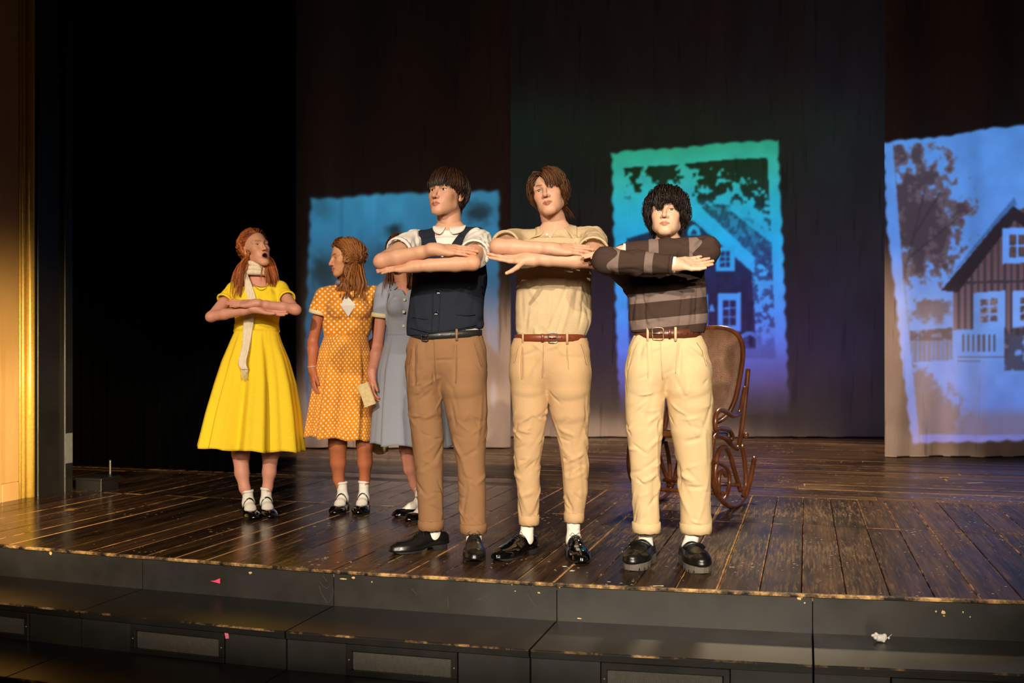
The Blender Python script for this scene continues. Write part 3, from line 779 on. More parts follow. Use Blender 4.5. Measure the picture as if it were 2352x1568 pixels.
MP_SOCK = fabric('white_sock_knit', (226, 220, 206), .06, 500, .2)
MP_LEATHER = plain('black_leather', (17, 16, 16), .32, 0, .5, .15, .12, 90)
MP_PATENT = plain('black_patent_leather', (8, 8, 9), .10, 0, .6, .8)
MP_SOLE = plain('dark_rubber_sole', (38, 36, 34), .6, 0, .3)
MP_GREYSOLE = plain('grey_rubber_sole', (96, 90, 80), .65, 0, .3)
MP_LACE = plain('black_lace', (22, 21, 21), .7)
MP_STEEL = plain('polished_buckle', (190, 180, 160), .22, 1.0)

# ------------------------------------------------------------------ people: heads
def rotm(yaw_left, pitch_up, roll_right):
    """head axes: face looks along local -y; degrees"""
    a, b, c = math.radians(-yaw_left), math.radians(-pitch_up), math.radians(roll_right)
    Rz = np.array([[math.cos(a), -math.sin(a), 0], [math.sin(a), math.cos(a), 0], [0, 0, 1]])
    Rx = np.array([[1, 0, 0], [0, math.cos(b), -math.sin(b)], [0, math.sin(b), math.cos(b)]])
    Ry = np.array([[math.cos(c), 0, math.sin(c)], [0, 1, 0], [-math.sin(c), 0, math.cos(c)]])
    return Ry @ Rz @ Rx
HAIRLINE = lambda p: np.interp(p[:, 1], [-.095, -.075, -.05, -.01, .02, .05, .11], [.080, .074, .040, .012, -.010, -.050, -.070])
class Head:
    def __init__(s, origin, yaw, pitch, roll, size=1.0, jaw=1.0, mouth='closed', eye_open=1.0, neck=None, neck_r=(.058, .062), smile=0.0, nose=1.0, brow=(60, 40, 28), lips=(168, 92, 80), skin=(205, 150, 118), female=False, gaze=(0, 0), iris=(66, 48, 34), scalp=None, hairline=None):
        s.__dict__.update(locals()); del s.__dict__['s']
        s.o = np.asarray(origin, float); s.R = rotm(yaw, pitch, roll); s.k = size
    def w(s, p): return s.o + s.k * (np.asarray(p, float) @ s.R.T)
    def loc(s, p): return ((np.asarray(p, float) - s.o) @ s.R) / s.k
    def mesh(s, h=.0021):
        n0 = s.loc(s.neck[0]); n1 = s.loc(s.neck[1])
        F = Field((-.098, -.142, -.185), (.098, .135, .135), h / s.k)
        mo = s.mouth == 'open'; fm = s.female; jd = -.016 if mo else 0.0
        F.ell((0, .014, .034), (.0755, .100, .087))
        F.ell((0, -.034, -.020), ((.0590 if not fm else .0575) * (.5 + .5 * s.jaw), .058, .080), .03)
        jw = (.0420 if not fm else .0375) * s.jaw
        for q in (-1, 1):
            F.rc((q * jw, -.004, -.062 + jd * .4), (q * .016, -.070, -.101 + jd), .021, .017, .030)
            F.ell((q * .041, -.060, -.024), (.020, .020, .017), .024)
            F.ell((q * .026 * s.jaw, -.052, -.058 + jd * .5), (.021, .030, .028), .03)
        F.ell((0, -.077, -.101 + jd), (.021 if not fm else .017, .017, .016), .022)
        for q in (-1, 1):
            F.rc((q * .047, -.070, .019), (q * .014, -.086, .0165), .011 if not fm else .009, .010 if not fm else .008, .016)
        for q in (-1, 1):       # sockets
            F.ell((q * .0325, -.098, .002), (.0185, .019 if not fm else .0165, .0125), .014, op='-')
        # eyelid ball, then the opening
        for q in (-1, 1):
            F.ell((q * .0315, -.0705, .001), (.0150, .0150, .0145), .005)
            F.rc((q * .021, -.083, .0085), (q * .044, -.0795, .0075), .0032, .0026, .004)
            if s.eye_open > .15:
                F.ell((q * .0322, -.0925, .0005), (.0145, .0150, .0066 * s.eye_open), .0015, op='-')
            else:
                F.rc((q * .021, -.0868, -.0035), (q * .044, -.083, -.0025), .0011, .0011, .002, op='-')
        ns = s.nose
        F.rc((0, -.087, .010), (0, -.1135 * (.5 + .5 * ns), -.036), .0076, .0104, .012)
        F.ell((0, -.114 * (.5 + .5 * ns), -.0390), (.0106, .0096, .0092), .006)
        for q in (-1, 1):
            F.ell((q * .0128, -.0995, -.0410), (.0078, .0108, .0076), .006)
        for q in (-1, 1): F.ell((q * .0062, -.1065, -.0485), (.0036, .0060, .0042), .002, op='-')
        # mouth
        F.ell((0, -.0765, -.066 + jd * .4), (.027, .0205, .024), .016)
        sm = s.smile * .004
        if not mo:
            mw = .0245
            for q in (-1, 1):
                F.rc((q * .0060, -.0990, -.0652), (q * mw, -.0850, -.0718 + sm), .0042, .0020, .004)
                F.rc((0, -.0990, -.0788), (q * (mw - .002), -.0852, -.0740 + sm), .0056, .0022, .005)
                F.rc((0, -.1065, -.0714), (q * (mw + .001), -.0880, -.0724 + sm), .0014, .0011, .0015, op='-')
            F.ell((0, -.1015, -.0600), (.0035, .004, .006), .004, op='-')
        else:
            F.ell((0, -.100, -.0795), (.0165, .034, .0150), .004, op='-')
            t = np.linspace(0, 2 * np.pi, 15)
            ring = [(.0192 * math.cos(a), -.0945 + .009 * abs(math.cos(a)) ** 2, -.0795 + .0172 * math.sin(a)) for a in t]
            F.chain(ring, [.0036] * 15, .003)
        # ears
        for q in (-1, 1):
            tl = np.array([[1, 0, 0], [0, .97, -.24], [0, .24, .97]]).T
            F.ell((q * .0775, .014, -.008), (.0075, .0185, .031), .004, R=tl)
            F.ell((q * .0835, .010, -.006), (.0060, .0110, .019), .002, R=tl, op='-')
            F.ell((q * .0765, .004, -.012), (.005, .005, .007), .003)
            F.ell((q * .0750, .004, -.032), (.0055, .009, .009), .004)
        rk = np.array(s.neck_r) / s.k
        d = nrm(n1 - n0); F.rc(n0 - d * .012, n1 + d * .05, rk[0], rk[1], .022)
        # two neck tendons and the larynx
        if not fm: F.ell(n0 * .52 + n1 * .48 + np.array([0, -rk[0] * .98, 0]), (.011, .010, .016), .02)
        V, Q = F.mesh()
        V = smooth_mesh(V, Q, 1, .35)
        # tones by place on the face
        base = lin(s.skin); T = np.tile(base, (len(V), 1))
        def blend(c, w): T[:] = T + (lin(c) - T) * np.clip(w, 0, 1)[:, None]
        x, y, z = V.T; ax = np.abs(x)
        ch = np.exp(-(((ax - .043) / .020) ** 2 + ((z + .030) / .020) ** 2)) * (y < -.03); blend((206, 116, 92), ch * .30)
        blend((196, 112, 88), np.exp(-((np.hypot(x, z + .040)) / .013) ** 2) * (y < -.09) * .28)
        blend((150, 96, 76), np.exp(-(((ax - .032) / .017) ** 2 + ((z - .004) / .010) ** 2)) * (y < -.06) * .30)
        if not mo:
            mz = z + .0716 - sm * (ax / .0245) ** 2; q2 = np.clip(1 - (ax / .0245) ** 2, 0, 1)
            hu, hl_ = .0098 * q2 ** .8 - .0016 * np.exp(-(ax / .004) ** 2), .0135 * q2 ** .8
            lw = np.where(mz > 0, hu - mz, hl_ + mz); blend(s.lips, np.clip(lw / .0022 + .5, 0, 1) * (y < -.070) * (ax < .0255) * .80)
            ml = np.minimum(*[seg_d(V, np.array([0, -.1045, -.0714]), np.array([q * .0262, -.0870, -.0726 + sm]))[0] for q in (-1, 1)])
            blend((92, 44, 38), np.clip(1 - ml / .0022, 0, 1) * .8)
        else:
            e = np.hypot(x / .0192, (z + .0795) / .0172); blend(s.lips, (np.abs(e - 1.02) < .24) * (y < -.078) * .85)
            blend((36, 14, 14), (e < .90) * (y < -.03) * 1.0)
        if s.scalp is not None:
            hl = (s.hairline or HAIRLINE)(V); r_ = np.sqrt((x / .0755) ** 2 + ((y - .014) / .100) ** 2 + ((z - .034) / .087) ** 2)
            blend(s.scalp, np.clip((z - hl) / .006, 0, 1) * (r_ < 1.10) * (ax < .0785))
        for q in (-1, 1):        # brows, lash lines, nostrils
            b = np.minimum(seg_d(V, np.array([q * .012, -.095, .0185]), np.array([q * .034, -.088, .0250]))[0], seg_d(V, np.array([q * .034, -.088, .0250]), np.array([q * .052, -.070, .0190]))[0])
            blend(s.brow, np.clip(1.4 - b / .0042, 0, 1) * .85)
            lash = seg_d(V, np.array([q * .021, -.085, .0050 * s.eye_open - (.0035 if s.eye_open < .2 else 0)]), np.array([q * .045, -.081, .0045 * s.eye_open - (.0030 if s.eye_open < .2 else 0)]))[0]
            blend((52, 34, 28), np.clip(1.2 - lash / .0026, 0, 1) * .75)
            nd = np.linalg.norm(V - np.array([q * .0062, -.1055, -.0475]), axis=1); blend((60, 26, 22), np.clip(1.3 - nd / .0045, 0, 1) * .8)
        s.V = s.w(V); return s.V, Q, T
    def eyes(s, root):
        if s.eye_open < .15: return
        for q in (-1, 1):
            c = np.array([q * .0318, -.0712, .0008]); n, m = 20, 14; V = [[0, 0, 0]]; V = []; col = []
            g = np.array([math.sin(math.radians(s.gaze[0])), -1, math.sin(math.radians(s.gaze[1]))]); g = nrm(g)
            a0 = nrm(np.cross(g, [0, 0, 1])); a1 = np.cross(a0, g)
            for i in range(m):
                th = math.pi * i / (m - 1); 
                for j in range(n):
                    p = g * math.cos(th) + (a0 * math.cos(2 * math.pi * j / n) + a1 * math.sin(2 * math.pi * j / n)) * math.sin(th)
                    V.append(c + .0128 * p * (1.02 if th < .45 else 1)); col.append((.004, .004, .004) if th < .22 else (lin(s.iris) if th < .50 else lin((214, 204, 196))))
            mk('eye', s.w(np.array(V)), grid_faces(n, m, True), MP_EYE, root, attrs={'iris': np.array(col)})

# ------------------------------------------------------------------ people: hair strands
def strands_mesh(P, r, n=3, flat=.28, seed=0):
    """P: (strands, points, 3), r: (strands, points) -> mesh of flat tapered locks"""
    S, K, _ = P.shape
    T = np.gradient(P, axis=1); T /= np.maximum(np.linalg.norm(T, axis=2, keepdims=True), 1e-9)
    up = P - P.mean((0, 1)); up /= np.maximum(np.linalg.norm(up, axis=2, keepdims=True), 1e-9)
    a = np.cross(T, up); a /= np.maximum(np.linalg.norm(a, axis=2, keepdims=True), 1e-9); b = np.cross(a, T)
    ang = np.arange(n) * 2 * np.pi / n
    V = P[:, :, None] + r[:, :, None, None] * (np.cos(ang)[None, None, :, None] * a[:, :, None] + flat * np.sin(ang)[None, None, :, None] * b[:, :, None])
    base = np.arange(S)[:, None, None] * K * n + np.arange(K - 1)[None, :, None] * n; k = np.arange(n)[None, None]; k2 = (k + 1) % n
    F = np.stack([base + k, base + k2, base + n + k2, base + n + k], -1).reshape(-1, 4)
    return V.reshape(-1, 3), F
def hair(root, H, mat, seed, n=900, flow=None, zmin=None, length=.25, hairline=None, colliders=(), grav=.25, lift=.35, curl=0.0, curl_n=6.0, rad=.0030, layer=(.003, .016), name='hair', K=9, steps=26, gap=None, mask=None, wave=0.0, jitter=.012, pull=6.0, flat=.22, back=None):
    """locks that start on the scalp, follow flow(p), fall with gravity and slide over head, neck and shoulders"""
    rng = np.random.default_rng(seed); cc = np.array([0, .014, .034]); cr = np.array([.0755, .100, .087])
    d = rng.normal(size=(n * 6, 3)); d /= np.linalg.norm(d, axis=1, keepdims=True); p = cc + cr * d * .985
    hl = hairline or H.hairline or HAIRLINE
    ok = p[:, 2] > hl(p)
    if mask is not None: ok &= mask(p)
    p = p[ok][:n]; d = d[ok][:n]; n = len(p)
    nrml = d / cr; nrml /= np.linalg.norm(nrml, axis=1, keepdims=True)
    off = rng.uniform(layer[0], layer[1], n)
    fl = flow(p) if flow is not None else p - np.array([0, .05, .125]); fl = fl - nrml * (fl * nrml).sum(1, keepdims=True)
    fl /= np.maximum(np.linalg.norm(fl, axis=1, keepdims=True), 1e-6)
    shared = np.stack([vnoise(p * 30.0, seed + k) - .5 for k in range(3)], 1)
    v = nrml * lift + fl + rng.normal(size=p.shape) * jitter + shared * .5; st = length / steps
    path = [p]; cols = [(cc, cr), (np.array([0, -.034, -.020]), np.array([.066, .060, .082]))] + list(colliders)
    v /= np.linalg.norm(v, axis=1, keepdims=True)
    for i in range(steps):
        v = v + np.array([0, 0, -1.0]) @ H.R * grav * 1.0
        v = v + rng.normal(size=p.shape) * jitter * .5 + shared * .06
        if back is not None:
            m_ = (p[:, 1] < back[0]) & (p[:, 2] < .112) & (p[:, 2] > back[2]); v[:, 1] = np.where(m_, np.maximum(v[:, 1], 0) + back[1] * np.clip((back[0] - p[:, 1]) * 30, .1, 1), v[:, 1])
        rr = cr + off[:, None]; q = (p - cc) / rr; l = np.linalg.norm(q, axis=1); nn = q / rr; nn /= np.linalg.norm(nn, axis=1, keepdims=True)
        near = (p[:, 2] > -.05); v = v - nn * (np.clip(l - 1.03, 0, .25) * pull * near * (i > 1))[:, None]
        v /= np.linalg.norm(v, axis=1, keepdims=True); p = p + v * st
        for c, r in cols:
            rr = r + off[:, None]; q = (p - c) / rr; l = np.linalg.norm(q, axis=1); m = l < 1
            if m.any():
                p[m] = c + (p[m] - c) / l[m][:, None]; nn = q[m] / rr[m]; nn /= np.linalg.norm(nn, axis=1, keepdims=True)
                dv = (v[m] * nn).sum(1); v[m] = v[m] - nn * np.minimum(dv, 0)[:, None]; v[m] /= np.maximum(np.linalg.norm(v[m], axis=1, keepdims=True), 1e-6)
        if gap is not None:
            lx, lc = np.array([1.0, 0, 0]) @ H.R, np.array([0, -1.0, 0]) @ H.R; a_ = (p - np.array([0, .03, -.09])) @ lx; m_ = (p[:, 2] < -.055) & (np.abs(a_) < gap) & ((p - np.array([0, .03, -.09])) @ lc > -.03)
            p = p + np.where(m_, np.sign(a_) * np.minimum(gap - np.abs(a_), st * .8), 0)[:, None] * lx
        path.append(p.copy())
    path = np.stack(path, 1)                                       # strands, steps+1, 3
    L = rng.uniform(.82, 1.0, n) * (steps)
    if zmin is not None:
        zs = zmin(path.reshape(-1, 3)).reshape(n, -1) + rng.normal(size=(n, 1)) * .006
        below = path[:, :, 2] < zs; first = np.where(below.any(1), below.argmax(1), steps); L = np.minimum(L, np.maximum(first, 3))
    t = np.linspace(0, 1, K)[None] * L[:, None]; i0 = np.clip(t.astype(int), 0, steps - 1); fr = (t - i0)[..., None]
    P = path[np.arange(n)[:, None], i0] * (1 - fr) + path[np.arange(n)[:, None], i0 + 1] * fr
    s = np.linspace(0, 1, K)
    if curl > 0:
        ph = rng.uniform(0, 6.28, n)[:, None]; w = curl * np.clip(s * 3, 0, 1)[None]; a = s[None] * curl_n * (L / steps)[:, None] * rng.uniform(.8, 1.2, n)[:, None] * 2 + ph
        T = np.gradient(P, axis=1); T /= np.maximum(np.linalg.norm(T, axis=2, keepdims=True), 1e-9)
        e1 = np.cross(T, np.array([.3, .2, 1.0])); e1 /= np.maximum(np.linalg.norm(e1, axis=2, keepdims=True), 1e-9); e2 = np.cross(T, e1)
        P = P + e1 * (w * np.cos(a))[..., None] + e2 * (w * np.sin(a))[..., None]
    if wave > 0:
        ph = (p[:, 0] * 30 + p[:, 1] * 20)[:, None]; P[:, :, 0] += wave * np.sin(s[None] * 16 + ph) * s[None]; P[:, :, 1] += wave * np.cos(s[None] * 14 + ph) * s[None]
    r = rad * rng.uniform(.6, 1.25, n)[:, None] * (np.interp(s, [0, .12, .6, .9, 1], [.6, 1, .95, .5, .08]))[None]
    V, F = strands_mesh(P, r, 3, flat)
    lo = vnoise(p * 40.0, seed); rn = .60 * lo[:, None] + .20 * rng.uniform(0, 1, n)[:, None] + .20 * np.sin(s * 3)[None]
    rn = np.repeat(rn.ravel(), 3)
    return mk(name, H.w(V), F, mat, root, attrs={'rnd': np.clip(rn, 0, 1)})

# ------------------------------------------------------------------ people: hands and arms
def hand(F, wrist, u, n, side, s=1.0, curl=(8, 10, 12, 14), spread=0.0, thumb=(35, 10), k=.004):
    """palm and five fingers into field F. u = to the fingertips, n = the way the palm faces, side 'R'/'L', s = size"""
    u = nrm(u); n = np.asarray(n, float); n = nrm(n - u * (n @ u)); t = np.cross(u, n) if side == 'R' else np.cross(n, u)
    w = np.asarray(wrist, float); offs = (.029, .0095, -.0105, -.028); kn = (.086, .090, .085, .077)
    K = [w + s * (u * kn[i] + t * offs[i] - n * (.002 if i in (1, 2) else 0)) for i in range(4)]
    for i in range(4):
        F.rc(w + s * (u * .008 + t * offs[i] * .55), K[i], .0135 * s, .0105 * s, .012 * s)
    F.rc(w + s * (u * .015 + t * .016 + n * .006), w + s * (u * .050 + t * .027 + n * .008), .014 * s, .010 * s, .012 * s)
    F.rc(w + s * (u * .018 - t * .016 + n * .006), w + s * (u * .060 - t * .024 + n * .006), .013 * s, .010 * s, .012 * s)
    lens = ((.043, .026, .021), (.048, .030, .022), (.045, .028, .022), (.035, .021, .019)); tips = []
    for i in range(4):
        p = K[i]; a = math.radians(curl[i] * .6); sp = math.radians(spread * (1.2 - .8 * i)); uu = nrm(u * math.cos(sp) + t * math.sin(sp)); rr = (.0088, .0090, .0086, .0076)[i] * s
        for j in range(3):
            d = uu * math.cos(a) + n * math.sin(a); q = p + d * lens[i][j] * s
            F.rc(p, q, rr, rr * .92, k * s); p = q; rr *= .93; a += math.radians(curl[i])
        tips.append((p, d, -nrm(n * math.cos(a) - uu * math.sin(a))))
    sp, cv = thumb; p = w + s * (u * .022 + t * .022 + n * .004); a = math.radians(sp); rr = .0125 * s
    for j, L in enumerate((.042, .033, .026)):
        d = nrm(u * math.cos(a) + t * math.sin(a) + n * math.sin(math.radians(cv)) * (.6 + .4 * j)); q = p + d * L * s
        F.rc(p, q, rr, rr * .88, .007 * s if j == 0 else k * s); p = q; rr *= .86; a -= math.radians(9)
    return tips
class Arm:
    """shoulder, elbow, wrist in the world + the hand's direction, palm normal"""
    def __init__(s, side, S, E, Wr, u, n, size=1.0, r=(.047, .042, .040, .043, .026), **hk):
        s.side, s.S, s.E, s.W, s.u, s.n, s.size, s.r, s.hk = side, np.asarray(S), np.asarray(E), np.asarray(Wr), nrm(u), np.asarray(n, float), size, r, hk
    def chain(s):
        S, E, Wr, r = s.S, s.E, s.W, s.r
        return [S, S + (E - S) * .45, E, E + (Wr - E) * .28, E + (Wr - E) * .72, Wr], [r[0], r[1], r[2], r[3], r[4] * 1.16, r[4]]
    def fine(s, h=.0027, start=.45):
        P, R = s.chain(); i0 = 1 if start > .3 else 0
        if start >= 1.4: P, R = [s.E + (s.W - s.E) * .5] + P[4:], [R[4]] + R[4:]
        else: P, R = P[i0:], R[i0:]
        tt = np.cross(s.u, nrm(s.n)); pts = np.array(P + [s.W + s.u * .2 * s.size, s.W + s.u * .08 * s.size + tt * .09, s.W + s.u * .08 * s.size - tt * .09]); m = .07
        F = Field(pts.min(0) - m, pts.max(0) + m, h)
        for i in range(len(P) - 1): F.rc(P[i], P[i + 1], R[i], R[i + 1], .012)
        t = nrm(np.cross(s.u, s.n))
        F.rc(s.W - s.u * .02, s.W + s.u * .02, R[-1] * 1.0, R[-1] * .98, .016, t, 1.18)
        if start < 1: F.ell(s.E + nrm(s.E - (s.S + s.W) / 2) * R[2 - i0] * .55 if len(R) > 2 else s.E, (.018, .018, .018), .03)
        hand(F, s.W, s.u, s.n, s.side, s.size, **s.hk)
        V, Q = F.mesh(); V = smooth_mesh(V, Q, 1, .3); s.HV = V; return V, Q
def skin_tones(V, rgb, rng, arms=(), seed=0):
    b = lin(rgb); T = np.tile(b, (len(V), 1)); nf = fbm(V * 18.0, 3, seed)
    T = T * (1 + .10 * (nf - .5))[:, None]
    for a in arms:
        d = np.linalg.norm(V - a.E, axis=1); w = np.exp(-(d / .045) ** 2) * .30; T = T + (lin((206, 118, 92)) - T) * w[:, None]
        tip = a.W + a.u * .17 * a.size; w = np.exp(-(np.linalg.norm(V - tip, axis=1) / .05) ** 2) * .32; T = T + (lin((212, 128, 104)) - T) * w[:, None]
    return T
def body(root, H, arms, torso, legs, skin, res=.009, leg_res=None, seed=1):
    """one skin mesh: fine head and arms, coarser trunk and legs, all blended from the same chains"""
    rng = np.random.default_rng(seed); parts, tones = [], []
    V, Q, T = H.mesh(); parts.append((V, Q)); tones.append(T)
    for a in arms:
        V, Q = a.fine(start=a.hk.pop('start', .45)) if 'start' in a.hk else a.fine(); parts.append((V, Q)); tones.append(skin_tones(V, skin, rng, [a], seed))
    pts = [np.asarray(p) for p, r, sc in torso] + [q for l in legs for q in l[0]] + [a.S for a in arms] + [a.S + (a.E - a.S) * .5 for a in arms] + [H.neck[1]]
    pts = np.array(pts); F = Field(pts.min(0) - .2, pts.max(0) + .2, leg_res or res)
    for i in range(len(torso) - 1): F.rc(torso[i][0], torso[i + 1][0], torso[i][1], torso[i + 1][1], .03, (0, 1, 0), torso[i][2])
    F.rc(H.neck[0] * .3 + H.neck[1] * .7, H.neck[1], H.neck_r[0] * .96, H.neck_r[1], .03); F.rc(H.neck[1], torso[-1][0] + np.array([0, 0, -.05]), H.neck_r[1] * .92, torso[-1][1] * .55, .012)
    for a in arms:
        P, R = a.chain(); dz = np.array([0, 0, -.035]); F.rc(torso[-1][0] + dz, P[0] + dz * .7, torso[-1][1] * .45, R[0] * .85, .015); F.rc(P[0] + dz * .7, P[0] + (P[1] - P[0]) * 1.08, R[0] * .85, R[1] * .97, .02)
    for P, R in legs:
        for i in range(len(P) - 1): F.rc(P[i], P[i + 1], R[i], R[i + 1], .018)
    V, Q = F.mesh(); V = smooth_mesh(V, Q, 2, .5); parts.append((V, Q)); tones.append(skin_tones(V, skin, rng, [], seed))
    V, Fs = join(parts)
    return mk('body', V, np.vstack(Fs), MP_SKIN, root, attrs={'tone': np.vstack(tones)})

# ------------------------------------------------------------------ people: shoes and socks
def shoe(root, toe, d, L, kind, mat, Wd=.100):
    toe = np.array([toe[0], toe[1], 0.0]); d = nrm([d[0], d[1], 0]); ex = np.array([-d[1], d[0], 0.0]) * -1.0
    def w(p): p = np.asarray(p, float).reshape(-1, 3); return toe + p[:, :1] * ex - p[:, 1:2] * d + p[:, 2:] * np.array([0, 0, 1.0])
    prof_t = [0, .03, .10, .22, .34, .50, .68, .84, .95, 1.0]; prof_w = [.02, .42, .74, .96, 1.0, .84, .70, .72, .56, .04]
    hw = lambda t: np.interp(t, prof_t, prof_w) * Wd / 2
    sole_h = {'derby': .011, 'loafer': .034, 'maryjane': .009}[kind]; heel_h = {'derby': .024, 'loafer': .040, 'maryjane': .026}[kind]
    lift = lambda y: sole_h + (heel_h - sole_h) * np.clip((y / L - .45) / .22, 0, 1)
    top_t = {'derby': ([0, .08, .25, .42, .58, .72, .9, 1], [.028, .036, .046, .060, .072, .060, .064, .062]), 'loafer': ([0, .08, .25, .42, .58, .72, .9, 1], [.036, .044, .050, .060, .068, .056, .058, .056]), 'maryjane': ([0, .08, .25, .42, .58, .72, .9, 1], [.022, .028, .034, .038, .044, .050, .058, .060])}[kind]
    F = Field((-.075, -.02, -.002), (.075, L + .02, .16), .0030)
    ts = np.linspace(.05, .95, 15)
    for a, b in zip(ts[:-1], ts[1:]):
        ra, rb = hw(a) - .003, hw(b) - .003; za, zb = np.interp(a, *top_t), np.interp(b, *top_t); la, lb = float(lift(a * L)), float(lift(b * L))
        # flattened round sections that reach from the sole to the top line
        ha, hb = max(za, .02), max(zb, .02); sc = .5 * (ha + hb) / max(ra + rb, .03)
        F.rc((0, a * L, la + ha * .42), (0, b * L, lb + hb * .42), ra, rb, .012, (0, 0, 1), min(max(ha * .62 / ra, .45), 1.5))
        F.rc((0, a * L, la + .006), (0, b * L, lb + .006), ra, rb, .01, (0, 0, 1), .35)
    if kind == 'derby':
        F.rc((0, .48 * L, .056), (0, .60 * L, .074), .028, .022, .02)
        F.carve(lambda x, y, z: np.maximum(np.hypot(x / .78, y - .755 * L) - .035, .066 - z))
    elif kind == 'loafer':
        F.rc((0, .46 * L, .066), (0, .58 * L, .086), .032, .026, .02)
        F.carve(lambda x, y, z: np.maximum(np.hypot(x / .8, (y - .78 * L) * .85) - .035, .074 - z))
    else:
        F.carve(lambda x, y, z: np.maximum(np.hypot(x / (hw(.4) * .86), (y - .57 * L) / (.345 * L)) - 1.0, .026 + .1 * np.abs(y - .5 * L) - z) * .03)
    F.cut(lambda x, y, z: lift(y) - z + 0 * x)
    V, Q = F.mesh(); V = smooth_mesh(V, Q, 2, .45)
    N = vnormals(V, Q)
    if kind != 'maryjane':       # toe seam and flex creases
        sg = [(np.array([-.03, .36 * L, .05]), np.array([0, .30 * L, .062]), -.0016, .0022), (np.array([.03, .36 * L, .05]), np.array([0, .30 * L, .062]), -.0016, .0022)]
        if kind == 'loafer': sg = [(np.array([q * .026, .42 * L, .075]), np.array([q * .022, .16 * L, .060]), .0026, .003) for q in (-1, 1)] + [(np.array([-.022, .16 * L, .060]), np.array([.022, .16 * L, .060]), .0026, .003)]
        V = crease(V, N, sg)
    o = mk('shoe', w(V), Q, mat, root)
    def topz(x, y):
        m_ = (np.abs(V[:, 0] - x) < .005) & (np.abs(V[:, 1] - y) < .006); return V[m_, 2].max() if m_.any() else .06
    # sole: outline rings
    t = np.concatenate([np.linspace(.0, 1, 25)]); yy = t * L; out = np.array([(hw(a) + .0035, a * L) for a in t])
    ring = np.vstack([out, np.array([(-x, y) for x, y in out[::-1]])]); n = len(ring); rows = []
    arch = lambda y: (heel_h - .004) * np.clip((y / L - .46) / .06, 0, 1) * np.clip((.70 - y / L) / .01, 0, 1) if kind != 'loafer' else .010 * np.clip((y / L - .46) / .06, 0, 1) * np.clip((.66 - y / L) / .01, 0, 1)
    for f, g in ((0, .97), (.25, 1.02), (.9, 1.02), (1, .98)):
        for x, y in ring:
            bot = float(arch(y)) + (.010 * np.clip(1 - y / (L * .12), 0, 1) if kind != 'loafer' else .004 * np.clip(1 - y / (L * .10), 0, 1)); top = float(lift(y)) + .001
            rows.append((x * g, y, bot + (top - bot) * f))
    rows = np.array(rows); Fq = [q.tolist() for q in grid_faces(n, 4, True)]
    Fq += [[i, i + 1, n - 2 - i, n - 1 - i] for i in range(24)] + [[3 * n + n - 1 - i, 3 * n + n - 2 - i, 3 * n + i + 1, 3 * n + i] for i in range(24)]
    mk('sole', w(rows), Fq, MP_GREYSOLE if kind == 'loafer' else MP_SOLE, o, smooth=False)
    if kind == 'loafer':         # tread notches round the toe
        for a in (.06, .14, .24, .34):
            for q in (-1, 1): mk('tread_notch', *box(w([q * (hw(a) + .003), a * L, .007])[0], .006, .007, .014, ex, -d), MP_SOLE, o, False)
        st = [(x, (.44 + .03 * (x / .044) ** 2) * L, topz(x, (.44 + .03 * (x / .044) ** 2) * L) + .001) for x in np.linspace(-.046, .046, 13)]
        mk('saddle_strap', *tube(w(st), .0095, 8, flat=.35, up=d), mat, o)
    if kind == 'derby':
        for j, a in enumerate((.44, .485, .53, .575)):
            mk('lace', *tube(w([(x, y_ * L, topz(x, y_ * L) + .0015) for x, y_ in ((-.018, a), (-.009, a - .002), (0, a - .004), (.009, a + .002), (.018, a + .012))]), .0018, 5), MP_LACE, o)
        z = topz(0, .575 * L) + .003
        for q in (-1, 1):
            lp = [tube(w([(0, .57 * L, z), (q * .016, .565 * L, z + .012), (q * .030, .55 * L, z + .002), (q * .018, .54 * L, z - .006), (0, .565 * L, z)]), .0014, 5)]
            lp.append(tube(w([(0, .565 * L, z), (q * .020, .53 * L, z - .006), (q * .034, .52 * L, z - .030)]), .0014, 5))
            mk('lace_bow', *join(lp), MP_LACE, o)
    if kind == 'maryjane':
        a = np.linspace(-1, 1, 11); st = [(q * (hw(.62) + .001), .62 * L, .046 + .060 * (1 - q * q) ** .6) for q in a]
        mk('shoe_strap', *tube(w(st), .0055, 8, flat=.4, up=d), mat, o)
        mk('buckle', *tube(w([(.036, .60 * L + b, c) for b, c in ((-.006, .058), (.006, .058), (.006, .068), (-.006, .068))]), .0012, 5, closed=True), MP_STEEL, o)
    return o, w
